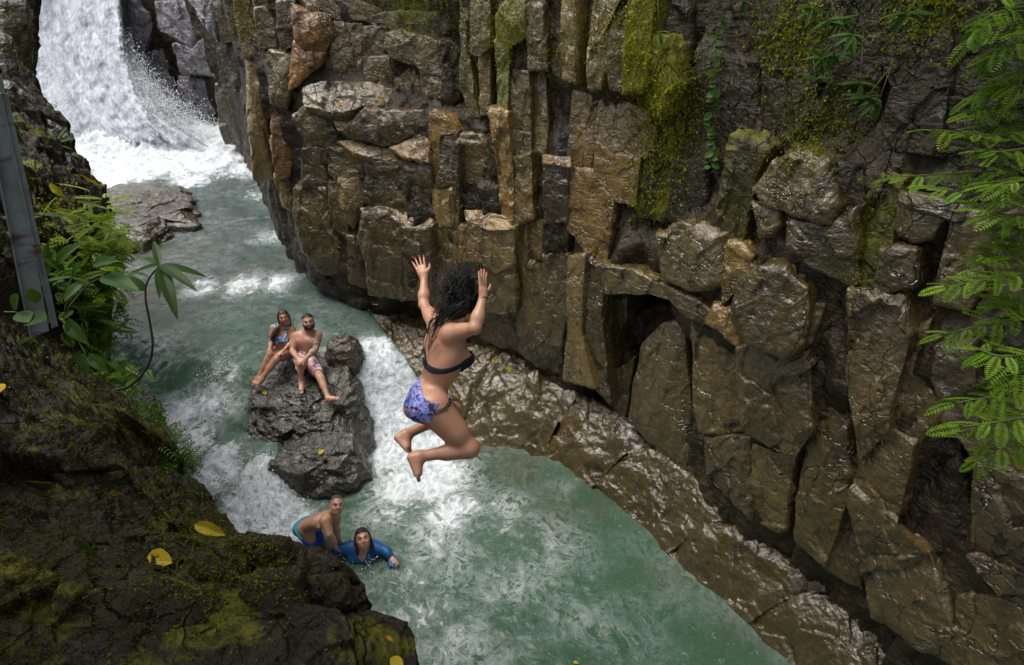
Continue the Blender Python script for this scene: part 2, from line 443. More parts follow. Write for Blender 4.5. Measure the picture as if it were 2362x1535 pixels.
BLOCKS = [
 # far craggy end of the wall, towards the fall
 ('p', [(497, 195), (528, 205), (572, 215), (577, 335), (520, 330), (505, 290)], .20, 'd', .0, dict(w=2.5, thick=1.2)),
 ('p', [(500, 95), (540, 88), (560, 100), (562, 205), (505, 200)], .12, 'd', .3, dict(w=2.5, thick=1.2)),
 ('p', [(488, 0), (540, 0), (545, 95), (500, 100)], .10, 'n', .45, dict(w=2.5, thick=1.2)),
 ('p', [(540, 0), (575, 0), (600, 60), (590, 130), (562, 130), (545, 60)], .18, 't', .2, dict(w=2.2, thick=1.0)),
 ('m', [(10, 260), (55, 280), (110, 260), (130, 600), (150, 880), (52, 870), (22, 560)], .22, 'l', .0, dict(w=2.0, thick=1.2, bulge=.3)),
 ('m', [(108, 260), (250, 280), (242, 430), (215, 520), (140, 500)], .30, 'g', .0, dict(w=2.0, thick=.9, bulge=.2)),
 ('m', [(60, 60), (110, 50), (160, 120), (165, 230), (105, 240), (80, 240)], .22, 'b', .1, dict(w=2.0, thick=.9)),
 ('m', [(165, 20), (250, 10), (246, 230), (190, 250), (170, 170)], .26, 'd', .1, dict(w=2.0, thick=.9)),
 ('m', [(130, 500), (230, 510), (245, 700), (235, 860), (160, 880), (145, 700)], .28, 'o', .0, dict(w=2.0, thick=.9)),
 ('m', [(150, 860), (235, 840), (250, 960), (245, 1030), (190, 1010)], .25, 'l', .0, dict(w=2.0, thick=.9, bulge=.2)),
 # orange shoulder and stacked blocks under the top
 ('m', [(250, 40), (330, 60), (415, 85), (450, 170), (400, 250), (300, 250), (255, 190)], .16, 'o', .0, dict(w=1.6, bulge=.3)),
 ('m', [(300, 0), (440, 0), (480, 80), (420, 90), (330, 60)], .06, 't', .1, dict(w=1.5)),
 ('m', [(430, 0), (560, 0), (700, 55), (640, 105), (470, 95)], -.02, 'b', .2, dict(w=.8)),
 ('m', [(250, 200), (300, 250), (395, 262), (370, 330), (270, 420), (225, 440)], .24, 'o', .0, dict(w=1.6, bulge=.2)),
 ('m', [(408, 112), (500, 112), (585, 122), (586, 396), (452, 392), (396, 268)], .02, 'b', .0, dict(w=.6, bulge=.06)),
 ('m', [(590, 132), (640, 128), (702, 142), (690, 288), (592, 280)], .0, 'd', .0, dict(w=.5, bulge=.08)),
 ('m', [(596, 284), (720, 284), (732, 380), (700, 424), (598, 392)], .02, 'b', .0, dict(w=.5)),
 ('m', [(704, 164), (770, 150), (862, 178), (846, 322), (730, 284), (692, 232)], .10, 'g', .0, dict(w=.5, bulge=.15)),
 ('m', [(742, 392), (835, 330), (892, 352), (892, 494), (752, 432)], -.04, 'b', .0, dict(w=.4)),
 ('m', [(862, 180), (980, 212), (980, 372), (888, 362), (850, 320)], .02, 'n', .25, dict(w=.3)),
 ('m', [(894, 372), (980, 378), (978, 484), (898, 480)], .0, 'n', .2, dict(w=.3)),
 ('m', [(984, 214), (1032, 222), (1062, 244), (1066, 482), (985, 504)], -.03, 'k', .1, dict(w=.2)),
 ('m', [(600, 100), (700, 62), (960, 60), (960, 190), (850, 172), (705, 140)], -.12, 'd', .7, dict(w=.2)),
 ('m', [(560, 0), (960, 0), (960, 62), (700, 60)], -.16, 'k', .8, dict(w=.2)),
 # middle buttress: sloping shelves and big faces
 ('m', [(310, 430), (470, 400), (640, 410), (900, 500), (905, 545), (610, 515), (500, 560), (300, 520)], .26, 'b', .0, dict(w=.8, lean=1.0, thick=.5)),
 ('m', [(252, 580), (310, 510), (425, 540), (490, 640), (432, 722), (312, 708)], .36, 'g', .0, dict(w=1.2, bulge=.15)),
 ('m', [(430, 560), (520, 520), (600, 540), (505, 635), (470, 640)], .36, 'l', .0, dict(w=.9, lean=.6)),
 ('m', [(500, 640), (602, 538), (700, 552), (880, 544), (892, 592), (850, 662), (722, 722), (522, 682)], .36, 'b', .0, dict(w=.6, bulge=.10)),
 ('m', [(850, 670), (905, 570), (912, 800), (790, 770), (724, 728)], .30, 't', .0, dict(w=.5, lean=.5)),
 ('m', [(480, 700), (560, 690), (760, 745), (910, 800), (905, 825), (640, 790), (560, 760)], .38, 't', .0, dict(w=.6, lean=1.1, thick=.5)),
 ('m', [(290, 742), (360, 725), (412, 752), (412, 924), (292, 920)], .44, 'd', .0, dict(w=1.2)),
 ('m', [(422, 732), (500, 735), (592, 772), (592, 870), (470, 900), (420, 850)], .44, 'g', .0, dict(w=1.0)),
 ('m', [(470, 890), (585, 870), (592, 1022), (545, 1120), (500, 1080)], .46, 'l', .0, dict(w=1.0, bulge=.2)),
 ('m', [(415, 910), (475, 900), (515, 1090), (518, 1170), (440, 1120)], .44, 'b', .0, dict(w=1.0)),
 ('m', [(598, 772), (640, 780), (912, 818), (916, 1062), (820, 1048), (640, 1008), (584, 1000), (606, 860)], .44, 'd', .0, dict(w=.5, strata=.012)),
 ('m', [(580, 1022), (690, 1018), (918, 1064), (922, 1120), (805, 1122), (700, 1052), (592, 1044)], .50, 't', .0, dict(w=.5, lean=1.0, thick=.5)),
 ('m', [(576, 1040), (700, 1048), (802, 1122), (922, 1116), (930, 1300), (930, 1478), (872, 1492), (612, 1452), (600, 1270), (562, 1182)], .58, 'd', .0, dict(w=.5, bevel=.07, strata=.010)),
 ('m', [(516, 1172), (562, 1178), (600, 1272), (606, 1418), (518, 1384)], .50, 'd', .0, dict(w=.8)),
 ('m', [(250, 930), (330, 935), (412, 932), (440, 1120), (520, 1182), (516, 1384), (372, 1332), (292, 1212), (252, 1050)], .48, 'n', .0, dict(w=1.2, bulge=.15)),
 # narrow bright slots right of the buttress
 ('m', [(920, 562), (1000, 592), (1060, 650), (960, 660), (958, 930), (920, 932)], .22, 't', .1, dict(w=.2)),
 ('m', [(960, 662), (1052, 660), (1038, 900), (958, 925)], .26, 'd', .0, dict(w=.2, strata=.012)),
 ('m', [(922, 936), (1026, 936), (1030, 1110), (930, 1116)], .30, 'l', .0, dict(w=.2)),
 ('m', [(930, 1122), (1030, 1118), (1028, 1282), (930, 1272)], .32, 'b', .0, dict(w=.2)),
 ('m', [(932, 1280), (1036, 1284), (1050, 1535), (935, 1535)], .34, 't', .1, dict(w=.2)),
 ('m', [(1030, 740), (1058, 742), (1062, 1320), (1034, 1320)], .42, 'n', .2, dict(w=.1, thick=.4)),
 ('m', [(1066, 662), (1160, 662), (1232, 742), (1250, 922), (1068, 898)], .24, 'n', .1, dict(w=.2)),
 ('m', [(1062, 906), (1112, 898), (1240, 925), (1262, 1040), (1092, 1022)], .36, 'k', .0, dict(w=.2)),
 ('m', [(1094, 1036), (1180, 1036), (1275, 1062), (1326, 1122), (1200, 1130), (1105, 1080)], .44, 't', .0, dict(w=.2, lean=.9, thick=.4)),
 ('m', [(1100, 1080), (1200, 1125), (1328, 1124), (1326, 1300), (1242, 1340), (1190, 1290)], .46, 'l', .0, dict(w=.2)),
 ('m', [(1052, 1118), (1102, 1118), (1192, 1290), (1062, 1290)], .44, 't', .15, dict(w=.2)),
 ('m', [(1050, 1296), (1180, 1296), (1190, 1535), (1060, 1535)], .40, 'n', .1, dict(w=.2)),
 ('m', [(1185, 1300), (1250, 1345), (1330, 1305), (1340, 1535), (1195, 1535)], .40, 'b', .1, dict(w=.2)),
 ('p', [(940, 700), (1000, 690), (1060, 715), (1130, 720), (1120, 788), (1040, 745)], .20, 'd', .0, dict(w=.2)),
 ('p', [(1105, 720), (1190, 722), (1192, 805), (1150, 802), (1112, 780)], .16, 'd', .0, dict(w=.1)),
 # upright slabs in the middle of the wall
 ('m', [(1066, 0), (1110, 0), (1112, 260), (1165, 560), (1112, 560), (1068, 420)], .14, 'm', .5, dict(w=.1)),
 ('m', [(1116, 0), (1212, 0), (1212, 232), (1162, 272), (1118, 262)], .30, 'n', .45, dict(w=.1)),
 ('m', [(1164, 282), (1212, 250), (1214, 560), (1164, 560)], .16, 'l', .0, dict(w=.1)),
 ('m', [(1242, 80), (1310, 0), (1382, 10), (1382, 190), (1302, 202), (1300, 560), (1250, 560)], .26, 'm', .75, dict(w=.1)),
 ('m', [(1210, 560), (1300, 575), (1332, 1000), (1330, 1118), (1272, 1060), (1240, 740)], .34, 't', .15, dict(w=.1, bulge=.1)),
 ('m', [(1310, 350), (1402, 362), (1412, 760), (1342, 782), (1312, 600)], .22, 'n', .1, dict(w=.1)),
 ('m', [(1390, 30), (1472, 40), (1492, 332), (1400, 342)], .24, 'd', .35, dict(w=.1)),
 ('m', [(1410, 370), (1480, 345), (1500, 600), (1490, 750), (1425, 760)], .12, 'n', .1, dict(w=.1)),
 ('m', [(1335, 785), (1410, 770), (1425, 1060), (1340, 1100)], .30, 'b', .05, dict(w=.1)),
 ('m', [(1482, 764), (1602, 772), (1602, 822), (1482, 804)], .30, 't', .0, dict(w=.1, lean=.5)),
 ('m', [(1482, 812), (1600, 830), (1592, 1092), (1482, 1092)], .26, 'd', .0, dict(w=.1)),
 ('m', [(1412, 1092), (1472, 1088), (1472, 1262), (1412, 1292)], .22, 'b', .0, dict(w=.1)),
 ('m', [(1482, 1102), (1600, 1110), (1592, 1250), (1474, 1258)], .22, 'k', .0, dict(w=.1)),
 ('m', [(1474, 1266), (1600, 1260), (1600, 1535), (1560, 1720), (1482, 1690)], .24, 'd', .0, dict(w=.1)),
 ('m', [(1340, 1110), (1405, 1100), (1412, 1290), (1470, 1300), (1475, 1690), (1350, 1640)], .24, 'b', .05, dict(w=.1, bulge=.1)),
 ('p', [(1192, 730), (1300, 745), (1295, 868), (1240, 845), (1195, 808)], .18, 'd', .0, dict(w=.1, bulge=.2)),
 # right-hand half, upper slabs
 ('r', [(86, 0), (150, 0), (140, 390), (78, 380)], .40, 'l', .1, dict(w=.1)),
 ('r', [(152, 0), (236, 0), (206, 180), (200, 425), (142, 395)], .22, 'k', .7, dict(w=.1)),
 ('r', [(240, 0), (372, 0), (302, 62), (292, 302), (266, 432), (206, 428), (210, 180)], .42, 'l', .0, dict(w=.1)),
 ('r', [(302, 62), (392, 70), (372, 442), (308, 432), (294, 300)], .40, 'g', .15, dict(w=.1)),
 ('r', [(398, 0), (522, 0), (502, 300), (482, 432), (378, 442)], .48, 'm', .95, dict(w=.1)),
 ('r', [(490, 430), (520, 200), (600, 190), (640, 420), (560, 560), (520, 540)], .40, 'm', .8, dict(w=.1)),
 ('r', [(530, 0), (700, 0), (700, 300), (650, 480), (610, 440), (602, 190), (525, 190)], .22, 'k', .45, dict(w=.1)),
 ('r', [(130, 452), (262, 474), (240, 840), (106, 806)], .20, 't', .0, dict(w=.1, strata=.006, rough=.55)),
 ('r', [(264, 476), (400, 510), (545, 562), (520, 720), (450, 780), (246, 700)], .20, 'l', .05, dict(w=.1, rough=.7, strata=.006)),
 ('r', [(242, 706), (450, 790), (430, 1010), (340, 990), (236, 860)], .21, 't', .1, dict(w=.1, rough=.6, strata=.006)),
 ('r', [(106, 816), (234, 850), (330, 990), (292, 1322), (192, 1232), (102, 1122)], .22, 't', .1, dict(w=.1, rough=.6, strata=.006)),
 ('r', [(470, 790), (530, 720), (600, 620), (640, 780), (590, 1090), (470, 1070), (440, 1000)], .12, 'k', .55, dict(w=.1)),
 ('r', [(700, 270), (800, 290), (790, 780), (640, 780), (650, 560)], .14, 'k', .3, dict(w=.1)),
 ('r', [(800, 280), (1040, 320), (1030, 640), (900, 670), (830, 1000), (795, 790)], .10, 'k', .35, dict(w=.1)),
 ('r', [(720, 0), (880, 0), (1040, 20), (1050, 300), (710, 260)], .04, 'k', .3, dict(w=.1)),
 ('r', [(1050, 0), (1300, 0), (1280, 340), (1090, 340), (1040, 300)], .10, 'k', .45, dict(w=.1)),
 ('r', [(1060, 350), (1300, 350), (1380, 780), (1180, 750), (1040, 660)], .16, 'k', .35, dict(w=.1)),
 ('r', [(1310, 0), (1640, 0), (1620, 400), (1400, 420), (1290, 340)], .16, 'k', .25, dict(w=.1)),
 ('r', [(1390, 440), (1620, 410), (1600, 820), (1400, 800), (1310, 560)], .12, 'k', .2, dict(w=.1)),
 ('r', [(1650, 0), (1980, 0), (1960, 420), (1700, 430), (1640, 300)], .14, 'k', .2, dict(w=.1)),
 ('r', [(1700, 440), (1960, 430), (1930, 760), (1720, 740), (1640, 640)], .26, 'k', .1, dict(w=.1)),
 ('r', [(1990, 0), (2349, 0), (2349, 500), (1980, 480)], .12, 'k', .2, dict(w=.1)),
 ('r', [(1980, 490), (2349, 510), (2349, 900), (2060, 1000), (1940, 760)], .20, 'k', .2, dict(w=.1)),
 ('r', [(612, 802), (772, 790), (782, 1082), (592, 1080)], .22, 'k', .0, dict(w=.1, rough=.6)),
 ('r', [(545, 1150), (650, 1094), (842, 1170), (842, 1400), (702, 1442), (562, 1372)], .40, 'g', .0, dict(w=.1, bevel=.06)),
 ('r', [(900, 668), (1102, 742), (1032, 882), (962, 1200), (868, 1192), (848, 1000)], .34, 'm', .45, dict(w=.1)),
 ('r', [(1100, 800), (1192, 756), (1342, 820), (1392, 1000), (1360, 1090), (1222, 1060), (1092, 1012), (1012, 940)], .44, 'b', .1, dict(w=.1, bevel=.04)),
 ('r', [(1192, 1090), (1370, 1106), (1500, 1040), (1524, 1380), (1482, 1412), (1282, 1312), (1180, 1212)], .40, 'd', .2, dict(w=.1, bevel=.04)),
 ('r', [(1350, 820), (1540, 830), (1560, 1000), (1510, 1100), (1400, 1070), (1395, 980)], .36, 'k', .2, dict(w=.1)),
 ('r', [(1012, 1010), (1130, 1040), (1150, 1110), (1120, 1160), (1042, 1170)], .40, 'b', .0, dict(w=.1, bevel=.05, bulge=.2)),
 ('r', [(880, 1200), (960, 1210), (1020, 1300), (930, 1420), (860, 1500)], .36, 't', .1, dict(w=.1)),
 ('r', [(1640, 880), (1742, 920), (1690, 1230), (1605, 1430), (1545, 1380), (1560, 1000)], .32, 'm', .6, dict(w=.1)),
 ('r', [(1752, 940), (2052, 1010), (1982, 1080), (1830, 1030), (1740, 1000)], .36, 'g', .0, dict(w=.1, lean=.4)),
 ('r', [(1742, 1010), (1830, 1040), (1942, 1070), (1882, 1170), (1802, 1182), (1720, 1120)], .34, 'g', .0, dict(w=.1)),
 ('r', [(1640, 1232), (1812, 1240), (1792, 1400), (1610, 1452)], .36, 'b', .1, dict(w=.1)),
 ('r', [(1992, 1050), (2200, 1080), (2152, 1400), (2062, 1535), (1900, 1482)], .34, 'b', .35, dict(w=.1)),
 ('r', [(1810, 1190), (1960, 1090), (1900, 1450), (1830, 1540), (1790, 1420)], .18, 'd', .1, dict(w=.1)),
 ('r', [(2190, 1090), (2349, 1040), (2349, 1560), (2090, 1560), (2160, 1400)], .30, 'b', .3, dict(w=.1)),
 # right-hand half, lower columns and boulders
 ('l', [(722, 80), (800, 28), (900, 48), (978, 108), (985, 250), (970, 335), (900, 372), (760, 312), (692, 190)], .50, 'd', .0, dict(w=.1, bevel=.05, bulge=.05)),
 ('l', [(980, 110), (1040, 110), (1060, 240), (1000, 350), (980, 250)], .30, 'k', .0, dict(w=.1)),
 ('l', [(362, 330), (432, 250), (522, 240), (545, 560), (582, 700), (580, 820), (482, 772), (312, 610), (332, 470)], .12, 'n', .0, dict(w=.1, rough=.45, bulge=.15)),
 ('l', [(252, 430), (328, 380), (302, 590), (246, 570)], .04, 'd', .0, dict(w=.1)),
 ('l', [(80, 0), (145, 0), (132, 280), (182, 480), (62, 448), (80, 280)], .34, 'l', .0, dict(w=.1, rough=.5)),
 ('l', [(150, 0), (222, 60), (212, 240), (242, 540), (182, 480), (150, 250)], .26, 'd', .0, dict(w=.1)),
 ('l', [(200, 20), (330, 40), (440, 110), (480, 160), (380, 130), (225, 130)], .36, 'n', .1, dict(w=.1)),
 ('l', [(300, 235), (430, 165), (520, 205), (528, 248), (432, 258), (335, 335), (252, 425), (238, 330)], -.22, 'k', .0, dict(w=.1, rough=1.5)),
 ('l', [(222, 135), (300, 130), (300, 230), (240, 330), (238, 450), (215, 260)], -.05, 'd', .0, dict(w=.1, rough=1.3)),
 ('l', [(430, 90), (560, 150), (640, 200), (620, 250), (520, 215), (470, 160)], .34, 'b', .0, dict(w=.1, bulge=.1)),
 ('l', [(548, 240), (642, 262), (722, 340), (742, 650), (592, 660), (560, 540)], .22, 'b', .0, dict(w=.1)),
 ('l', [(640, 180), (700, 190), (722, 330), (650, 262), (610, 240)], .36, 't', .0, dict(w=.1)),
 ('l', [(592, 668), (760, 680), (762, 962), (602, 832)], .22, 'd', .0, dict(w=.1, bulge=.1)),
 ('l', [(720, 340), (782, 330), (880, 375), (985, 352), (1002, 650), (942, 742), (862, 722), (742, 632)], .36, 'd', .0, dict(w=.1, bulge=.08)),
 ('l', [(766, 702), (862, 732), (935, 747), (902, 1012), (882, 1027), (757, 972)], .20, 'b', .0, dict(w=.1)),
 ('l', [(1062, 420), (1132, 500), (1152, 640), (1142, 900), (1052, 1152), (942, 1052), (952, 900), (1002, 660)], .22, 'b', .1, dict(w=.1, bulge=.1)),
 ('l', [(1142, 130), (1240, 160), (1330, 190), (1372, 300), (1302, 560), (1292, 642), (1180, 762), (1152, 560), (1130, 450)], .40, 'b', .1, dict(w=.1, bulge=.08)),
 ('l', [(1180, 765), (1292, 645), (1392, 702), (1332, 962), (1302, 1002), (1432, 1100), (1192, 1112), (1150, 900)], .32, 'b', .0, dict(w=.1, bulge=.1)),
 ('l', [(1060, 1160), (1145, 905), (1185, 1080), (1190, 1240), (1110, 1200)], .14, 'd', .0, dict(w=.1)),
 ('l', [(1192, 1120), (1442, 1112), (1540, 1400), (1540, 1535), (1482, 1502), (1242, 1352), (1192, 1210)], .28, 'd', .0, dict(w=.1, bulge=.08)),
 ('l', [(1402, 722), (1560, 682), (1602, 1000), (1562, 1272), (1440, 1105), (1345, 980)], .20, 'k', .0, dict(w=.1)),
 ('l', [(1622, 780), (1809, 842), (1840, 1262), (1702, 1272), (1592, 1122)], .34, 'd', .0, dict(w=.1)),
 ('l', [(1462, 330), (1602, 320), (1622, 480), (1500, 562), (1442, 462)], .44, 'd', .0, dict(w=.1, bevel=.06)),
 ('l', [(1370, 300), (1450, 250), (1440, 460), (1500, 570), (1400, 700), (1296, 640), (1305, 560)], .30, 'b', .0, dict(w=.1)),
 ('l', [(1480, 580), (1640, 500), (1809, 520), (1809, 830), (1620, 770), (1560, 680)], .26, 'b', .0, dict(w=.1)),
 ('l', [(1560, 1280), (1700, 1280), (1809, 1270), (1809, 1560), (1545, 1560), (1540, 1400)], .26, 'b', .0, dict(w=.1)),
]
# ---- the body of the cliff behind the blocks
cliff_s = np.concatenate([np.arange(0, 5.2, .12), np.arange(5.2, 14, .035), np.arange(14, WALL_S[-1], .07)])
cliff_z = np.concatenate([np.arange(-0.8, 5.6, .04), np.arange(5.6, 8.2, .2)])
ci = np.interp(cliff_s, WALL_S, np.arange(len(WALL)))
cp = np.stack([np.interp(ci, np.arange(len(WALL)), WALL[:, i]) for i in (0, 1)], 1)
cn = np.stack([np.interp(ci, np.arange(len(WALL)), WALL_N[:, i]) for i in (0, 1)], 1)
SS, ZZ = np.meshgrid(cliff_s, cliff_z)
q = np.stack([SS.ravel(), ZZ.ravel(), 0 * SS.ravel()], 1)
lean = SS.ravel() + 0.10 * ZZ.ravel()
q2 = np.stack([lean * 2.1, ZZ.ravel() * 0.28, 0 * lean], 1)
# the body follows the blocks set into it, a hand's breadth behind their faces
bs, bz, bd = [], [], []
for fr, pts, d, ti, ms, op in BLOCKS:
    poly = [FR[fr](*q_) for q_ in pts]
    c_ = np.mean(poly, 0); hit = wall_hit(c_[0], c_[1], d)
    if hit is None: continue
    for u, v in [c_] + [c_ * .5 + np.array(a) * .5 for a in poly]:
        h_ = wall_hit(u, v, d)
        if h_ is None: continue
        bs.append(WALL_S[np.argmin(((WALL - h_[0][:2]) ** 2).sum(1))]); bz.append(h_[0][2]); bd.append(d)
base_d = np.empty(SS.size)
bs, bz, bd = np.array(bs), np.array(bz), np.array(bd)
for a_ in range(0, SS.size, 20000):
    w_ = np.exp(-(((SS.ravel()[a_:a_ + 20000, None] - bs) / .22) ** 2 + ((ZZ.ravel()[a_:a_ + 20000, None] - bz) / .22) ** 2)) + 1e-9
    base_d[a_:a_ + 20000] = (w_ * bd).sum(1) / w_.sum(1)
off = base_d - 0.085 + 0.10 * facets(q2, 11) + 0.07 * fbm(q * np.array([3.2, .7, 1]), 4, 21) + 0.05 * ridge(q * np.array([9, 2.2, 1]), 3, 31) + 0.05 * facets(q * np.array([4.5, 3.5, 1]), 13)
_cv, _cvn = wall_hit(1500, 800, 0.0)
_cs = WALL_S[np.argmin(((WALL - _cv[:2]) ** 2).sum(1))]
off -= 0.9 * np.exp(-(((SS.ravel() - _cs) / .42) ** 2 + ((ZZ.ravel() - _cv[2] - .1) / .55) ** 2))
off = np.clip(off, -1.6, base_d - .015)
off += 0.05 * np.clip(ZZ.ravel() - 5.3, 0, 9)
X = cp[:, 0][None] + 0 * ZZ; Y = cp[:, 1][None] + 0 * ZZ
X = X.ravel() + np.tile(cn[:, 0], len(cliff_z)) * off; Y = Y.ravel() + np.tile(cn[:, 1], len(cliff_z)) * off
CLIFF = mesh_np('cliff', np.stack([X, Y, ZZ.ravel()], 1), grid_faces(len(cliff_z), len(cliff_s)), M['shade_rock'])
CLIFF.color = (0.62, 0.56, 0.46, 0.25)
tag(CLIFF, 'tall wet rock cliff of upright blocks and columns along the gorge', None, None, 'structure')

for k, (fr, pts, d, ti, ms, op) in enumerate(BLOCKS):
    poly = [FR[fr](*q_) for q_ in pts]
    cu, cv = np.mean([a for a, b in poly]), np.mean([b for a, b in poly])
    hit = wall_hit(cu, cv, d)
    if hit is None:
        continue
    P0, N = hit
    toc = EYE - P0; toc[2] = 0
    N = unit(N + op.get('w', .1) * unit(toc))
    a = (k * 0.618 % 1 - .5) * 0.16
    N = np.array([N[0] * math.cos(a) - N[1] * math.sin(a), N[0] * math.sin(a) + N[1] * math.cos(a), op.get('lean', 0.0)])
    tj = 0.85 + 0.3 * (k * 0.377 % 1)
    rock_piece('rock_block', poly, P0, N, op.get('thick', .55), M['shade_rock' if ti == 'k' or (ti == 'm' and fr == 'r') else 'rock'], CLIFF, tuple(c * tj * (1.25 if fr == 'm' else 1.0) for c in TINT[ti]), ms + (.08 if fr in 'rl' else 0), op.get('bevel', .022),
               op.get('rough', 1.0), op.get('bulge', 0.03), k, None, .97, op.get('strata', 0.0))

# ---- grey rock wall behind the waterfall is the same cliff line's far end; here its large pieces
FARB = [
 [(276, 0), (345, 0), (352, 60), (330, 120), (280, 100)], [(350, 0), (430, 0), (470, 60), (440, 110), (362, 70)],
 [(432, 0), (488, 0), (500, 100), (478, 70)], [(280, 105), (330, 125), (395, 100), (405, 170), (330, 200), (290, 190)],
 [(398, 98), (440, 112), (475, 80), (498, 180), (410, 170)], [(330, 205), (405, 175), (400, 250), (350, 262)],
 [(408, 175), (495, 185), (500, 262), (412, 250)], [(420, 250), (500, 265), (500, 300), (425, 290)]]
for k, poly in enumerate(FARB):
    cu, cv = np.mean([a for a, b in poly]), np.mean([b for a, b in poly])
    hit = wall_hit(cu, cv, 0.42)
    P0, N = hit
    toc = EYE - P0; toc[2] = 0
    N = unit(N + 1.0 * unit(toc))
    rock_piece('rock_block', poly, P0, N + np.array([0, 0, .1]), .9, M['far'], CLIFF, (1.45, 1.4, 1.42), 0, .08, 1.6, .05, 300 + k)

# ------------------------------------------------------------------ the ledge at the foot of the cliff: slabs between the crack and the water
CRACK = [(740, 640, 1.05), (790, 660, 1.02), (840, 690, 1.0), (940, 703, .98), (1120, 792, .88), (1200, 822, .84), (1290, 872, .82), (1380, 930, .80), (1480, 992, .78), (1600, 1100, .77), (1720, 1212, .76), (1850, 1312, .75), (1960, 1392, .75), (2110, 1540, .75), (2300, 1740, .75)]
WATER = [(735, 660, .98), (775, 690, .95), (822, 735, .9), (880, 850, .55), (1000, 985, .02), (1120, 1015, .0), (1225, 1035, .0), (1270, 1062, .0), (1345, 1110, 0), (1440, 1172, 0), (1560, 1300, 0), (1680, 1388, 0), (1760, 1470, 0), (1840, 1545, 0), (1990, 1720, 0)]
cr = spline(np.array([at_z(*c) for c in CRACK]), 560); wr = spline(np.array([at_z(*c) for c in WATER]), 560)
LEDGE = empty('rock_ledge', tuple(wr[300])); tag(LEDGE, 'low soaked rock ledge between the cliff foot and the green pool', None, None, 'structure')
cuts = [0, 118, 178, 232, 262, 330, 392, 462, 559]
wv = np.concatenate([np.linspace(-.45, 0, 10)[:-1], np.linspace(0, 1, 62), np.linspace(1, 1.5, 14)[1:]])
for si, (a, b) in enumerate(zip(cuts[:-1], cuts[1:])):
    npan = max(int(np.linalg.norm(np.diff(wr[a:b + 1], axis=0), axis=1).sum() / .014), 20)
    ii = np.linspace(a, b, npan)
    C = np.stack([np.interp(ii, np.arange(560), cr[:, j]) for j in range(3)], 1)
    Wt = np.stack([np.interp(ii, np.arange(560), wr[:, j]) for j in range(3)], 1)
    w = wv[None, :, None]
    # across: under water, up a rounded slope, over the brim and back under the cliff
    P = Wt[:, None] + (C - Wt)[:, None] * w
    hz = (C[:, 2] - Wt[:, 2])[:, None]
    prof = np.where(wv < 0, wv * 1.0, np.where(wv < 1, np.sin(np.clip(wv, 0, 1) * math.pi / 2) ** 0.85, 1 - 0.25 * (wv - 1)))
    P[..., 2] = Wt[:, None, 2] + hz * prof[None]
    if si == 0:
        P[..., 2] += 0.0
    P[:, wv < 0, 2] = Wt[:, None, 2] + 0.9 * wv[None, wv < 0]
    e = np.minimum(np.arange(npan), npan - 1 - np.arange(npan)) / 6.0
    edge = -0.075 * np.exp(-e ** 2 * 1.2)[:, None]
    flat = P.reshape(-1, 3)
    n3 = fbm(flat * 1.6, 3, 60) * .10 + .060 * facets(flat * 1.9, 61 + si) + .026 * facets(flat * 4.6, 66 + si) + .018 * ridge(flat * 5, 3, 63) + .010 * fbm(flat * 22, 3, 64)
    ramp = np.tile(sstep(-.5, .15, wv) * (1 - .7 * sstep(.9, 1.3, wv)), npan)
    flat[:, 2] += n3 * (.35 + .65 * ramp) + np.repeat(edge, len(wv), 1).ravel()
    nrm = unit(np.array([-.6, -.6, 0]))
    flat[:, :2] += nrm[:2] * (n3 * .6)[:, None]
    o = mesh_np('ledge_slab', flat, grid_faces(npan, len(wv))[:, ::-1], M['ledge'], None)
    keep(o, LEDGE)
    o.color = (*[(1.25, 1.12, .75), (1.3, 1.2, .9), (1.2, 1.15, .85), (1.15, 1.05, .8), (1.1, .95, .72), (.95, .85, .68), (.95, .84, .68), (.95, .84, .68)][si], [.30, .05, 0, 0, 0, .05, .05, 0][si])

# ------------------------------------------------------------------ boulders and rocks in the stream
def lump(name, rows, mat, tint=(1, 1, 1), moss=0, seed=0, m=170, n=150, rough=1.0, parent=None, layer=(1, 1, 3.5), tilt=0.0):
    """a boulder from stacked closed outlines (lists of world points, top to bottom), weathered in thin slanting layers"""
    R = []
    for r in rows:
        r = np.array(r, float)
        d = np.concatenate([r, r[:1]]); L = np.concatenate([[0], np.cumsum(np.linalg.norm(np.diff(d, axis=0), axis=1))])
        R.append(np.stack([np.interp(np.linspace(0, L[-1], m, endpoint=False), L, d[:, j]) for j in range(3)], 1))
    R = np.array(R)
    for _ in range(2):
        R = .5 * R + .25 * (np.roll(R, 1, 1) + np.roll(R, -1, 1))
    c = R[0].mean(0)
    A = np.array([c + (R[0] - c) * x for x in (.02, .5, .92)] + list(R))
    key = np.concatenate([[0], np.cumsum(np.linalg.norm(np.diff(A, axis=0), axis=2).mean(1))])
    tt = np.linspace(0, key[-1], n)
    B = np.empty((n, m, 3))
    for j in range(3):
        for i in range(m):
            B[:, i, j] = np.interp(tt, key, A[:, i, j])
    for _ in range(3):
        B[1:-1] = .5 * B[1:-1] + .25 * (B[2:] + B[:-2])
    P = B.reshape(-1, 3)
    cc = P.mean(0)
    nr = P - cc; nr[:, 2] *= .8; nr /= np.linalg.norm(nr, axis=1)[:, None]
    S = P + seed * 2.3
    SL = np.stack([S[:, 0], S[:, 1], S[:, 2] + tilt * S[:, 0]], 1) * np.array(layer)
    dsp = .10 * facets(S * np.array([2.2, 2.2, 2.6]), seed) + .035 * facets(S * 5.5, seed + 6) + .05 * fbm(S * 2, 3, seed) + .045 * ridge(SL * 2.2 + .5 * noise(S * 3, 9)[:, None], 3, seed + 1) + .012 * ridge(SL * 7, 2, seed + 2) + .008 * fbm(S * 22, 3, seed + 4)
    P = P + nr * (dsp * rough)[:, None]
    f = grid_faces(n, m, True)
    o = mesh_np(name, P, f, mat, parent)
    o.color = (*tint, moss)
    return o

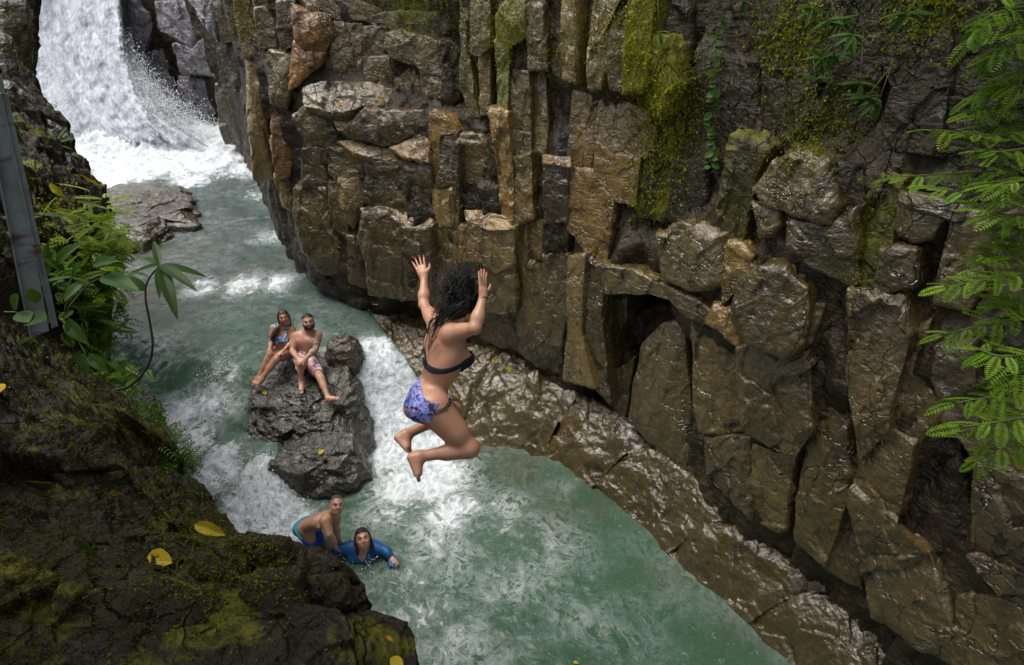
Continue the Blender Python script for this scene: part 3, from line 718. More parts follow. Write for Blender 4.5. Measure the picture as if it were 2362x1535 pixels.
def BX(*rows):
    return [list(r) for r in rows]
boulder = lump('boulder', BX(
    [(-3.15, 6.72, .90), (-2.6, 6.78, .92), (-2.28, 6.42, .85), (-2.2, 6.08, .72), (-2.36, 5.8, .66), (-2.85, 5.74, .68), (-3.28, 5.8, .72), (-3.45, 6.05, .80), (-3.4, 6.42, .88)],
    [(-3.3, 6.9, .55), (-2.45, 6.95, .55), (-2.1, 6.45, .46), (-2.02, 5.9, .40), (-2.1, 5.45, .40), (-2.75, 5.36, .40), (-3.32, 5.45, .40), (-3.6, 5.95, .48), (-3.58, 6.45, .52)],
    [(-3.2, 6.9, .1), (-2.35, 6.95, .1), (-1.98, 6.4, .1), (-1.9, 5.75, .05), (-2.0, 5.3, .05), (-2.7, 5.2, .05), (-3.25, 5.4, .05), (-3.45, 5.95, .15), (-3.5, 6.45, .15)],
    [(-3.2, 6.9, -.5), (-2.3, 6.9, -.5), (-1.9, 6.4, -.5), (-1.85, 5.7, -.5), (-1.95, 5.2, -.5), (-2.6, 5.15, -.5), (-3.0, 5.45, -.5), (-3.3, 5.95, -.5), (-3.4, 6.45, -.5)]),
    M['boulder'], (.82, .82, .74), .16, 3, 240, 210, 1.0, None, (1, 1, 3.2), .25)
tag(boulder, 'big layered wet boulder between the two chutes that the couple sits on', 'boulder')
low = lump('rock_block', BX(
    [(-2.94, 5.46, .46), (-2.55, 5.56, .48), (-2.06, 5.50, .50), (-1.96, 5.25, .44), (-2.1, 5.02, .36), (-2.6, 4.94, .35), (-2.9, 5.06, .40)],
    [(-2.98, 5.5, .22), (-2.5, 5.6, .22), (-1.95, 5.5, .22), (-1.84, 5.2, .2), (-1.98, 4.98, .18), (-2.5, 4.86, .18), (-2.92, 5.0, .2)],
    [(-2.98, 5.5, -.4), (-2.5, 5.6, -.4), (-1.9, 5.5, -.4), (-1.78, 5.1, -.4), (-1.88, 4.9, -.4), (-2.45, 4.74, -.4), (-2.92, 4.9, -.4)]),
    M['boulder'], (.80, .79, .70), .10, 8, 180, 120, .8, boulder, (1, 1, 3.2), .2)
def ring(cx, cy, rx, ry, z, n=12, ph=0.0):
    return [(cx + rx * math.cos(a), cy + ry * math.sin(a), z) for a in np.linspace(ph, ph + 2 * math.pi, n, endpoint=False)]
c_ = at_t(792, 812, 8.0)
rb = lump('round_boulder', BX(ring(c_[0], c_[1], .10, .10, c_[2] + .24), ring(c_[0], c_[1], .22, .21, c_[2] + .15), ring(c_[0], c_[1], .26, .25, c_[2]),
          ring(c_[0] + .02, c_[1], .26, .26, c_[2] - .25), ring(c_[0] + .02, c_[1], .2, .2, c_[2] - .6)), M['boulder'], (1.2, 1.0, .78), .1, 21, 110, 90, .4)
tag(rb, 'smooth brown boulder behind the bearded man, water slipping past it', 'boulder')

def zriver(y):
    return .93 + .115 * np.clip(np.asarray(y, float) - 7, 0, 9.5)
def flat_rock(name, poly, z, height, label, seed, tint=(1, 1, 1), moss=0, n=110, cat='rock', mat='boulder', layer=(1, 1, 3.5)):
    P = np.array([at_z(u, v, z) for u, v in poly])
    c = P.mean(0)
    up = c + (P - c) * .72; up[:, 2] = z + height
    mid = c + (P - c) * .96; mid[:, 2] = z + .25 * height
    lo = c + (P - c) * 1.06; lo[:, 2] = z - .5
    o = lump(name, BX(up, mid, lo), M[mat], tint, moss, seed, 200, n, 1.2, None, layer, .5)
    return tag(o, label, cat)
flat_rock('river_rock', [(222, 452), (300, 428), (372, 436), (446, 446), (478, 482), (458, 528), (395, 536), (330, 566), (250, 572), (196, 520)], 1.38, .24,
          'broad low grey rock shelf standing in the stream below the waterfall', 31, (1.2, 1.1, .95), .0, 140)
flat_rock('river_rock', [(735, 655), (770, 648), (790, 668), (775, 690), (745, 684)], .98, .12, 'small dark wet rock at the cliff foot upstream of the round boulder', 36, (.8, .75, .65))
flat_rock('river_rock', [(300, 905), (350, 930), (395, 985), (385, 1060), (330, 1040), (290, 960)], .55, .30, 'dark smooth rock beside the left cascade, half behind the mossy bank', 38, (.9, .8, .7))

# ------------------------------------------------------------------ the near bank on the left
E_ = [(70, -80, 7.5), (76, 100, 7), (78, 200, 6.4), (118, 258, 5.6), (165, 330, 5.2), (205, 400, 4.8), (238, 432, 4.6), (226, 490, 4.3), (230, 560, 4.0), (215, 660, 3.7),
      (180, 760, 3.5), (250, 895, 3.2), (382, 1010, 2.85), (418, 1100, 2.7), (515, 1205, 2.45), (548, 1235, 2.35), (690, 1255, 2.2), (822, 1325, 2.03), (868, 1392, 1.9), (950, 1440, 1.78), (970, 1535, 1.66), (1000, 1760, 1.45)]
L_ = [(-300, -80, 6.5), (-300, 60, 5.8), (-300, 180, 5.0), (-300, 260, 4.3), (-300, 340, 3.8), (-300, 420, 3.3), (-300, 480, 3.0), (-300, 560, 2.7), (-300, 640, 2.5), (-300, 740, 2.3),
      (-300, 820, 2.15), (-300, 920, 2.0), (-300, 1040, 1.85), (-300, 1150, 1.7), (-300, 1270, 1.55), (-300, 1330, 1.5), (-300, 1400, 1.45), (-300, 1480, 1.4), (-250, 1560, 1.35), (-200, 1650, 1.3), (-100, 1750, 1.25), (0, 1900, 1.2)]
EB = spline(np.array([at_t(*e) for e in E_] + [(.25, -.6, 3.45), (.6, -2.8, 3.6)]), 592); LB = spline(np.array([at_t(*e) for e in L_] + [(-1.7, -.9, 3.75), (-1.7, -2.9, 4.0)]), 592)
ww = np.concatenate([np.linspace(-1, -.12, 40), np.linspace(-.12, .0, 25)[1:], np.linspace(0, 1, 270)[1:], np.linspace(1, 1.6, 12)[1:]])
dist = np.linalg.norm(EB - EYE, axis=1)
outd = (EB - LB); outd[:, 2] = 0; outd /= np.linalg.norm(outd, axis=1)[:, None]
NB = np.empty((592, len(ww), 3))
for j, w in enumerate(ww):
    if w >= 0:
        NB[:, j] = EB + (LB - EB) * w
        NB[:, j, 2] += .10 * math.sin(min(w, 1) * math.pi) * (dist / 3)
        if w > 1: NB[:, j, 2] += (w - 1) * .8
    else:
        NB[:, j] = EB - outd * (np.maximum((EB[:, 2] + .6) * -w - .18, 0) * .62)[:, None]
        NB[:, j, 2] = EB[:, 2] + (EB[:, 2] + .6) * w * (1 if w > -1 else 1)
Pb = NB.reshape(-1, 3)
amp = np.repeat(np.clip(dist / 4.2, .40, 1.1), len(ww))
inl = np.tile(sstep(-.03, .10, ww), 592)
S = Pb
dz = amp * (.13 * facets(S * np.array([2.0, 2.0, 2.4]), 91) + .08 * fbm(S * 1.7, 4, 92) + .05 * facets(S * np.array([6, 6, 9]), 93) + .022 * ridge(S * np.array([7, 7, 16]), 3, 94)) + .010 * fbm(S * 26, 3, 95) + .004 * fbm(S * 70, 2, 96)
Pb = Pb + np.stack([.25 * dz, -.25 * dz, dz * (.35 + .65 * inl)], 1)
Pb[:, :2] += np.repeat(outd[:, :2], len(ww), 0) * ((1 - inl) * dz * .5)[:, None]
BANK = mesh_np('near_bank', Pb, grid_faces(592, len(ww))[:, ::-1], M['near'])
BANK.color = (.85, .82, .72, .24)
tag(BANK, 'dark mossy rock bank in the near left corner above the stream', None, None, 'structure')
BANKP = Pb.reshape(592, len(ww), 3)
def bank_at(u, v):
    """the bank's surface point nearest to a view line"""
    r = ray(u, v); r = r / np.linalg.norm(r)
    d = BANKP - EYE
    k = d @ r
    off_ = np.linalg.norm(d - k[..., None] * r, axis=2) + .012 * k
    i = np.unravel_index(np.argmin(off_), off_.shape)
    return BANKP[i], i
LEFT = [
 ([(0, 0), (62, 0), (74, 95), (77, 200), (45, 190), (0, 95)], 6.6, 'm', .5, .1), ([(0, 92), (30, 98), (52, 190), (48, 208), (0, 186)], 6.0, 'd', .35, .2),
 ([(0, 186), (40, 200), (104, 248), (120, 268), (114, 330), (70, 318), (0, 262)], 5.4, 'g', .1, .5), ([(114, 280), (150, 300), (166, 322), (162, 346), (118, 342)], 5.2, 'd', .4, .3),
 ([(18, 285), (82, 308), (76, 336), (28, 332)], 4.9, 'l', 0, .7), ([(60, 332), (122, 336), (202, 386), (208, 420), (178, 430), (88, 380)], 4.7, 'g', .1, .7),
 ([(180, 424), (238, 434), (226, 482), (190, 492), (176, 460)], 4.5, 'd', .1, .2), ([(20, 335), (88, 385), (140, 440), (120, 500), (40, 460)], 4.2, 'o', .3, .8),
 ([(90, 500), (150, 480), (190, 500), (185, 560), (110, 560)], 3.95, 'o', .3, .6)]
for k, (poly, t, ti, ms, up) in enumerate(LEFT):
    cu, cv = np.mean([a for a, b in poly]), np.mean([b for a, b in poly])
    P0 = at_t(cu, cv, t)
    N = -unit(ray(cu, cv)) * np.array([1, 1, .3]) + np.array([.25, 0, up])
    rock_piece('rock_block', poly, P0, N, .6, M['boulder'], BANK, tuple(c * .8 for c in TINT[ti]), ms, .05, 1.0, .1, 400 + k, None, .97, .012)
NEARR = [
 ([(440, 1290), (520, 1262), (560, 1300), (545, 1370), (470, 1360)], 1.0), ([(570, 1336), (690, 1326), (702, 1420), (600, 1432)], .9),
 ([(702, 1345), (790, 1330), (812, 1400), (722, 1424)], .8), ([(215, 1365), (350, 1330), (520, 1390), (545, 1440), (380, 1470), (235, 1445)], .9),
 ([(545, 1250), (640, 1245), (690, 1280), (640, 1320), (560, 1305)], .7), ([(700, 1265), (770, 1285), (818, 1335), (760, 1345), (690, 1310)], .8),
 ([(110, 1040), (200, 1030), (240, 1075), (150, 1090)], .8), ([(130, 1095), (280, 1090), (330, 1150), (200, 1180)], .6)]
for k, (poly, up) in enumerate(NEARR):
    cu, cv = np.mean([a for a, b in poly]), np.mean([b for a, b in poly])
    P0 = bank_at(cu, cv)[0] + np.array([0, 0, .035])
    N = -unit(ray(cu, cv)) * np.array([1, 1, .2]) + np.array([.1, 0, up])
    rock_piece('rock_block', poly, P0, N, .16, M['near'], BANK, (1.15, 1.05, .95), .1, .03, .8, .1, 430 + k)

# ------------------------------------------------------------------ water
def water_z(x, y):
    up = zriver(y)
    q = y + .26 * (x + 3.5)
    zl = np.interp(q, [4.3, 4.6, 4.95, 5.25, 5.6, 6.0, 6.45, 6.9, 7.3], [0, .05, .22, .36, .42, .56, .82, .91, .95])
    q2 = y + .1 * (x + 2)
    zr = np.interp(q2, [5.75, 6.05, 6.3, 6.6, 6.8, 7.0], [0, .06, .26, .74, .88, .93])
    b = sstep(-3.0, -2.4, x)
    low = zl * (1 - b) + zr * b
    z = low + (up - low) * sstep(6.75, 7.2, y)
    xr = np.interp(y, [5.6, 6.2, 6.8, 7.74, 8.4, 8.9], [-.75, -1.15, -1.62, -2.22, -2.7, -3.0])
    side = sstep(0.0, .28, x - xr) * (y > 5.6) * (y < 10)
    return np.where(z > 0.02, z * (1 - side) - .06 * side, z)
BL = []
def foam_spot(u, v, z, r, a, sx=1.0, ang=0.0):
    p = at_z(u, v, z); BL.append((p[0], p[1], r, a, sx, ang))
for a in [(870, 830, .7, .30, 1.0), (870, 900, .45, .42, 1.1), (900, 960, .15, .5, 1.1), (930, 1040, 0, .5, 1.0), (1000, 1100, 0, .5, .9), (930, 1120, 0, .45, .8), (1040, 1180, 0, .5, .62), (1000, 1040, 0, .4, .8),
          (900, 1190, 0, .4, .5), (1000, 1260, 0, .7, .42), (1150, 1200, 0, .5, .40), (1200, 1300, 0, .9, .28), (960, 1400, 0, .7, .42), (950, 1330, 0, .5, .36), (1050, 1480, 0, .6, .34), (1300, 1420, 0, .8, .2),
          (480, 900, .75, .45, .55), (430, 1000, .5, .35, .9), (500, 1060, .42, .35, .85), (600, 1100, .3, .35, .95), (620, 1180, .1, .4, 1.05), (680, 1220, 0, .3, .95), (560, 1180, .1, .4, .9),
          (400, 940, .6, .4, .7), (520, 850, .85, .3, .5), (470, 665, 1.1, .35, .6), (560, 660, 1.1, .4, .7), (640, 655, 1.1, .35, .65), (700, 760, .97, .4, .18), (350, 800, .95, .6, .3),
          (260, 800, .95, .5, .4), (440, 408, 1.7, .6, .7), (250, 410, 1.75, .6, .8), (640, 560, 1.2, .5, .42), (610, 450, 1.5, .7, .45), (560, 380, 1.8, .9, .6),
          (120, 340, 2.0, 1.0, 1.2), (300, 370, 1.9, 1.2, .9), (450, 360, 1.9, 1.2, .9), (480, 320, 2.0, 1.2, 1.0), (350, 330, 2.0, 1.3, 1.1), (230, 340, 2.0, 1.2, 1.1), (380, 280, 2.0, 1.6, 1.2), (520, 350, 1.9, .8, .8), (1560, 1330, 0, .3, .1), (1300, 1130, 0, .3, .2)]:
    foam_spot(*a)
def foam(x, y):
    f = np.full(x.shape, .10)
    for bx, by, r, a, sx, an in BL:
        f = np.maximum(f, a * np.exp(-((x - bx) ** 2 + (y - by) ** 2) / (r * r)))
    return f
SH = [(1120, 1045, 0, .5, 1.0), (1200, 1070, 0, .4, .8), (1060, 1130, 0, .4, .5), (300, 580, 1.3, .7, 1), (320, 690, 1.1, .8, .9), (230, 690, 1.1, .8, .9), (420, 570, 1.3, .6, .6), (560, 640, 1.15, .5, .8), (400, 630, 1.2, .5, .6), (330, 400, 1.7, .8, .6),
      (470, 385, 1.75, .5, .8), (1560, 1330, 0, .3, .5), (1700, 1430, 0, .3, .5), (520, 1090, .4, .3, .5), (1380, 1170, 0, .3, .4), (1250, 1160, 0, .6, .4)]
def shallow(x, y):
    f = np.zeros(x.shape)
    for u, v, z, r, a in SH:
        p = at_z(u, v, z)
        f = np.maximum(f, a * np.exp(-((x - p[0]) ** 2 + (y - p[1]) ** 2) / (r * r)))
    return f

def water_material(name, deep, shal):
    k = NT(name)
    p = k.pos()
    fo = k.attr('foam'); sh = k.attr('shallow'); up = k.attr('upstream')
    warp = k.new('ShaderNodeTexNoise'); k.put(warp.inputs['Vector'], p); warp.inputs['Scale'].default_value = 1.6; warp.inputs['Detail'].default_value = 3
    vm = k.new('ShaderNodeVectorMath', operation='MULTIPLY_ADD'); k.l.new(warp.outputs['Color'], vm.inputs[0]); vm.inputs[1].default_value = (.45, .45, .3); k.l.new(p, vm.inputs[2])
    wv_ = vm.outputs[0]
    # foam: webs where it is thin, clotted white where it is thick
    n = k.noise(wv_, 4.6, 9, 0.66, 0.35)
    web = k.math('SUBTRACT', 1.0, k.math('MULTIPLY', k.math('ABSOLUTE', k.math('SUBTRACT', n, 0.5)), 15.0), True)
    web2 = k.math('SUBTRACT', 1.0, k.math('MULTIPLY', k.math('ABSOLUTE', k.math('SUBTRACT', k.noise(wv_, 8.0, 6, 0.6, 0.7), 0.5)), 12.0), True)
    webs = k.math('MULTIPLY', k.math('MAXIMUM', web, k.math('MULTIPLY', web2, .8)), k.ramp(fo, [(.07, .06), (.45, .9)]))
    patch = k.ramp(k.noise(p, 1.3, 3, .5), [(.42, .12), (.6, 1)])
    webs = k.math('MULTIPLY', webs, patch)
    clot = k.math('ADD', k.noise(wv_, 7.0, 8, 0.72, 0.5), k.math('MULTIPLY', fo, .82))
    clot = k.ramp(clot, [(.80, 0), (1.06, 1)])
    mask = k.math('MAXIMUM', webs, clot)
    glint = k.ramp(k.noise(wv_, 26, 4, .6, 1.2), [(.62, 0), (.70, .55)])
    mask = k.math('MAXIMUM', mask, k.math('MULTIPLY', glint, k.ramp(fo, [(.1, .35), (.5, 1)])))
    murk = k.mix(k.noise(p, .8, 3), deep, tuple(c * 1.25 for c in deep))
    murk = k.mix(up, murk, (.050, .070, .064))
    shn = k.math('MULTIPLY', sh, k.ramp(k.noise(wv_, 2.5, 5, .6), [(.3, .3), (.6, 1)]))
    murk = k.mix(shn, murk, shal)
    milky = k.mix(k.math('MULTIPLY', fo, .26), murk, (.27, .37, .34))
    k.set(Base_Color=k.mix(mask, milky, k.mix(k.ramp(k.noise(wv_, 13, 6, .65, .4), [(.36, 0), (.58, 1)]), (.40, .46, .48), (.74, .77, .79))), Roughness=k.mix(mask, (.07,) * 3, (.6,) * 3), Specular_IOR_Level=.5)
    k.b.inputs['IOR'].default_value = 1.33
    h = k.math('ADD', k.math('MULTIPLY', k.noise(wv_, 6, 6, .6, .4), 1.0), k.math('MULTIPLY', k.noise(p, 22, 4, .6, .6), .35))
    nb = k.bump(h, k.math('ADD', .22, k.math('MULTIPLY', fo, .45)), .06)
    nb = k.bump(mask, .3, .02, nb)
    k.put(k.b.inputs['Normal'], nb)
    return k.m
M['water'] = water_material('green_murky_water', (.026, .066, .033), (.070, .057, .030))

FB = at_z(300, 315, 2.0)
def water_sheet(name, xs, ys, label):
    X, Y = np.meshgrid(xs, ys)
    x, y = X.ravel(), Y.ravel()
    z = water_z(x, y)
    fo = foam(x, y); sh = shallow(x, y)
    p = np.stack([x, y, 0 * x], 1)
    upm = sstep(6.0, 8.5, y + .25 * (x + 2))
    a = .018 + .085 * np.clip(fo - .15, 0, 1) + .028 * upm
    wob = 0.5 * np.stack([noise(p * .9, 1), noise(p * .9, 2), 0 * x], 1)
    fl = np.where(y > 7, 1.0, 1.0)
    dfl = np.sqrt(((x - FB[0]) / 2.6) ** 2 + ((y - FB[1]) / 1.1) ** 2)
    z = z + .35 * np.exp(-dfl ** 2)
    a = a + .13 * np.exp(-(dfl * .8) ** 2)
    z = z + a * (.9 * fbm(p * 2.4 + wob, 3, 41) + .9 * ridge((p + wob) * 4.5, 3, 42) * .6) + a * .35 * fbm(p * 13, 3, 43)
    o = mesh_np(name, np.stack([x, y, z], 1), grid_faces(len(ys), len(xs)), M['water'], attrs={'foam': fo, 'shallow': sh, 'upstream': upm})
    return tag(o, label, None, None, 'structure')
water_sheet('pool_water', np.arange(-6.2, 4.4, .025), np.arange(.4, 7.21, .025), 'green murky plunge pool and the two white chutes that feed it')
water_sheet('stream_water', np.arange(-13.5, 1.0, .05), np.arange(7.2, 20.5, .05), 'grey-green rushing stream between the waterfall and the chutes')

# stream bed and ground far below everything, so nothing is open underneath
bx, by = np.meshgrid(np.arange(-24, 16.1, 1.0), np.arange(-10, 30.1, 1.0))
bz = -1.2 + .1 * fbm(np.stack([bx.ravel(), by.ravel(), 0 * bx.ravel()], 1) * .4, 3, 3)
tag(mesh_np('ground', np.stack([bx.ravel(), by.ravel(), bz], 1), grid_faces(41, 41)[:, ::-1], M['rock']), 'rock bed under the water', None, None, 'structure').color = (.5, .45, .4, 0)

# ------------------------------------------------------------------ the waterfall
def fall_material():
    k = NT('white_falling_water')
    u = k.pos((1, 1, 1), 'UV')
    at = k.new('ShaderNodeAttribute', attribute_name='flow')
    mp = k.new('ShaderNodeMapping'); mp.inputs['Scale'].default_value = (1, .22, 1); k.l.new(at.outputs['Vector'], mp.inputs['Vector'])
    n = k.noise(mp.outputs[0], 5.5, 9, .70, .25)
    n2 = k.noise(k.pos((1, 1, .45)), 11, 6, .72, .2)
    ed = k.attr('edge')
    s = k.math('ADD', k.math('MULTIPLY', n, .6), k.math('MULTIPLY', n2, .5))
    al = k.ramp(k.math('ADD', s, k.math('MULTIPLY_ADD', ed, .95, 0)), [(.86, 0), (1.16, 1)])
    col = k.mix(k.ramp(s, [(.42, 0), (.68, 1)]), (.20, .21, .25), (.66, .67, .71))
    k.set(Base_Color=col, Roughness=.7, Alpha=al, Specular_IOR_Level=.2)
    k.b.inputs['Subsurface Weight'].default_value = 0.0
    k.put(k.b.inputs['Normal'], k.bump(s, .45, .08))
    return k.m
M['fall'] = fall_material()
FALL = empty('waterfall', tuple(at_z(270, 320, 2.0)))
tag(FALL, 'tall white waterfall plunging into the head of the stream', None, None, 'structure')
for ly in range(4):
    n, m = 150, 110
    tt, uu = np.meshgrid(np.linspace(-.35, 1.0, n), np.linspace(0, 1, m), indexing='ij')
    lx = np.interp(tt, [-.35, 0, .35, .7, 1], [52, 66, 80, 110, 150]) - 4 * ly
    rx = np.interp(tt, [-.35, 0, .3, .55, .75, 1], [268, 280, 290, 320, 375, 500])
    vv = tt * 345 + 6 + 8 * ly
    dep = np.interp(tt, [-.35, 0, .5, 1], [16.3, 16.0, 15.6, 15.0]) - .22 * ly + .5 * np.cos(uu * 3.1)
    uu2 = lx + (rx - lx) * uu
    r = np.stack([(uu2 - W_PX / 2) / F_PX, 0 * uu2, 0 * uu2], -1)
    yy = (H_PX / 2 - vv) / F_PX
    r[..., 1] = math.cos(PITCH) + math.sin(PITCH) * yy; r[..., 2] = -math.sin(PITCH) + math.cos(PITCH) * yy
    P = (EYE + r * dep[..., None]).reshape(-1, 3)
    fl = np.stack([uu.ravel() * 2.6 + ly * 3.3, tt.ravel() * 4.4, 0 * uu.ravel() + ly], 1)
    d = .12 * fbm(np.stack([fl[:, 0] * 2, fl[:, 1] * .7, fl[:, 2]], 1), 4, 51 + ly) + .10 * fbm(P * 3.0, 3, 57)
    P[:, 1] -= d; P[:, 0] += d * .4
    e = np.minimum(np.minimum(uu * 6, (1 - uu) * 3.0), 1.0)
    edge = (.10 + .90 * e ** .7) * np.interp(tt, [-.35, 0, .5, .68, .82, .92, 1], [1, 1, .95, .72, .40, .05, -.4]) - (.13 * ly)
    o = mesh_np('water_curtain', P, grid_faces(n, m), M['fall'], None, True, {'edge': edge.ravel()})
    at = o.data.attributes.new('flow', 'FLOAT_VECTOR', 'POINT'); at.data.foreach_set('vector', fl.astype(np.float32).ravel())
    keep(o, FALL)
# spray thrown out of the fall and the cascades
def drops(name, pts, size, label, parent=None):
    rs = np.random.RandomState(len(pts))
    oc = np.array([(1, 0, 0), (-1, 0, 0), (0, 1, 0), (0, -1, 0), (0, 0, 1.2), (0, 0, -1.2)], float)
    of = np.array([(0, 2, 4), (2, 1, 4), (1, 3, 4), (3, 0, 4), (2, 0, 5), (1, 2, 5), (3, 1, 5), (0, 3, 5)])
    s = size * rs.lognormal(0, .45, len(pts))
    V = pts[:, None] + oc[None] * s[:, None, None]
    Fc = of[None] + 6 * np.arange(len(pts))[:, None, None]
    o = mesh_np(name, V.reshape(-1, 3), Fc.reshape(-1, 3), M['drop'])
    return tag(o, label, None, None, 'stuff')
k = NT('white_spray'); k.set(Base_Color=(.88, .9, .92), Roughness=.4); M['drop'] = k.m
rs = np.random.RandomState(4)
N_ = 20000
tq = rs.beta(3.0, 1.3, N_); side = rs.rand(N_)
uq = np.where(side < .8, np.interp(tq, [0, .3, .55, .75, 1], [258, 270, 296, 342, 430]) + rs.normal(0, 1, N_) * (6 + 34 * tq) + rs.exponential(16, N_) * tq, np.interp(tq, [0, 1], [72, 160]) + rs.normal(0, 8, N_))
vq = tq * 300 + rs.normal(0, 10, N_)
dq = np.interp(tq, [0, 1], [15.6, 14.4]) + rs.normal(0, .3, N_)
drops('waterfall_spray', np.array([at_t(a, b, c) for a, b, c in zip(uq, vq, dq)]), .0062, 'white drops thrown off the edges of the waterfall')
pts = []
for u, v, z, r, n in [(600, 1150, .15, .35, 500), (650, 1210, .05, .3, 420), (420, 1010, .55, .2, 200), (500, 840, .9, .18, 160), (570, 1100, .3, .3, 300), (850, 850, .75, .15, 260), (900, 960, .2, .25, 350), (700, 1230, .05, .2, 200), (850, 1290, .05, .12, 90), (800, 1275, .05, .12, 90)]:
    c = at_z(u, v, z)
    q = rs.normal(0, 1, (n, 3)) * np.array([r, r, .07]) * .7
    q[:, 2] = np.abs(q[:, 2])
    w = c + q; w[:, 2] = water_z(w[:, 0], w[:, 1]) + .02 + q[:, 2]
    pts.append(w)
drops('cascade_spray', np.concatenate(pts), .0055, 'white drops leaping from the cascades')

# the cloud of fine mist that hangs over the foot of the fall
mc = at_z(330, 300, 2.35)
a_, b_ = np.linspace(0, math.pi, 20), np.linspace(0, 2 * math.pi, 36, endpoint=False)
A_, B_ = np.meshgrid(a_, b_, indexing='ij')
d_ = np.stack([np.sin(A_) * np.cos(B_), np.sin(A_) * np.sin(B_), np.cos(A_)], -1).reshape(-1, 3)
V_ = mc + d_ * np.array([2.3, .9, 1.05]) * (1 + .3 * fbm(d_ * 1.6, 3, 88))[:, None]
k = NT('white_mist'); k.n.remove(k.b); pv = k.new('ShaderNodeVolumePrincipled')
pv.inputs['Color'].default_value = (.92, .93, .97, 1); pv.inputs['Anisotropy'].default_value = .2
vs_ = k.new('ShaderNodeVectorMath', operation='SUBTRACT'); k.l.new(k.pos(), vs_.inputs[0]); vs_.inputs[1].default_value = tuple(mc)
vd_ = k.new('ShaderNodeVectorMath', operation='DIVIDE'); k.l.new(vs_.outputs[0], vd_.inputs[0]); vd_.inputs[1].default_value = (2.2, .9, 1.0)
vl_ = k.new('ShaderNodeVectorMath', operation='LENGTH'); k.l.new(vd_.outputs[0], vl_.inputs[0])
k.put(pv.inputs['Density'], k.math('MULTIPLY', k.math('MULTIPLY', k.ramp(k.noise(k.pos(), 1.3, 3, .6), [(.32, .25), (.66, 1)]), k.ramp(vl_.outputs['Value'], [(0.0, 1), (.85, 0)])), .55)); k.l.new(pv.outputs[0], k.out.inputs['Volume'])
tag(mesh_np('mist', V_, grid_faces(20, 36, True), k.m), 'pale mist drifting over the foot of the waterfall', None, None, 'stuff')
# ------------------------------------------------------------------ leaves
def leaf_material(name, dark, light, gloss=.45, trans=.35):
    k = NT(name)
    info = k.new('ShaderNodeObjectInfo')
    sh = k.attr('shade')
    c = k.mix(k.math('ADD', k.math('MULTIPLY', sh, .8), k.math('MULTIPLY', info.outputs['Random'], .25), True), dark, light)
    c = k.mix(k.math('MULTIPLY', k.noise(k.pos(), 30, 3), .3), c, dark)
    c = k.mix(1.0, c, info.outputs['Color'], 'MULTIPLY')
    k.set(Base_Color=c, Roughness=gloss, Specular_IOR_Level=.22)
    tr = k.new('ShaderNodeBsdfTranslucent'); k.put(tr.inputs[0], k.mix(.6, c, light))
    ms = k.new('ShaderNodeMixShader'); ms.inputs[0].default_value = trans
    k.l.new(k.b.outputs[0], ms.inputs[1]); k.l.new(tr.outputs[0], ms.inputs[2]); k.l.new(ms.outputs[0], k.out.inputs['Surface'])
    return k.m
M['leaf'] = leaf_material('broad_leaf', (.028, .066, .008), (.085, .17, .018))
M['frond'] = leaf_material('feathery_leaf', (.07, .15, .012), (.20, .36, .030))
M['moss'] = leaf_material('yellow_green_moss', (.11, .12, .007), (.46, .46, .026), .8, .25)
M['shade_canopy'] = leaf_material('shade_canopy_leaf', (.02, .045, .01), (.05, .09, .02), .5, .15)
k = NT('brown_stem'); k.set(Base_Color=(.045, .028, .014), Roughness=.75); M['stem'] = k.m
k = NT('green_stem'); k.set(Base_Color=(.07, .085, .02), Roughness=.6); M['greenstem'] = k.m

def shade_canopy(name, c, r, n, label, trunk):
    """unseen crown added above the gorge for shade: trunk, limbs and loose leaves"""
    rs = np.random.RandomState(n)
    t = empty(name, tuple(trunk[0])); tag(t, label, 'tree')
    s = Soup(); s.tube(spline(trunk, 14), np.linspace(.28, .14, 14), 8)
    for i in range(9):
        e = np.array(c) + rs.uniform(-1, 1, 3) * np.array(r) * .8
        a = np.array(trunk[-1])
        s.tube(spline([a, (a + e) / 2 + rs.normal(0, .25, 3), e], 8), np.linspace(.10, .02, 8), 5)
    keep(s.build('trunk', M['stem']), t)
    q = rs.normal(0, 1, (n, 3)); q /= np.linalg.norm(q, axis=1)[:, None]
    cl = np.array(c) + q[:n // 40] * np.array(r) * rs.rand(n // 40, 1) ** .4
    P = cl[rs.randint(0, len(cl), n)] + rs.normal(0, .42, (n, 3))
    a = rs.normal(0, 1, (n, 3)); a[:, 2] *= .5; a /= np.linalg.norm(a, axis=1)[:, None]
    b = np.cross(a, rs.normal(0, 1, (n, 3))); b /= np.linalg.norm(b, axis=1)[:, None]
    L = rs.uniform(.10, .22, (n, 1)); w = L * .33
    V = np.stack([P, P + a * L * .5 + b * w, P + a * L, P + a * L * .5 - b * w], 1).reshape(-1, 3)
    keep(mesh_np('crown', V, np.arange(4 * n).reshape(-1, 4), M['shade_canopy'], None, False, {'shade': np.repeat(rs.rand(n), 4)}), t)
shade_canopy('added_shade_tree', (3.5, 4.6, 7.9), (2.1, 3.4, 1.0), 20000, 'unseen leafy tree added on the cliff rim to shade the right wall', [(5.6, 5.5, 5.0), (5.0, 5.0, 7.0), (4.0, 4.6, 8.2)])  # out-of-frame trees added to darken the right wall and the near bank
shade_canopy('added_shade_tree', (-2.2, -.2, 8.2), (2.4, 2.6, .9), 11000, 'unseen leafy tree added to shade the near bank', [(-5.5, -1.5, 4.0), (-4.8, -1.2, 6.6), (-3.4, -.8, 8.0)])
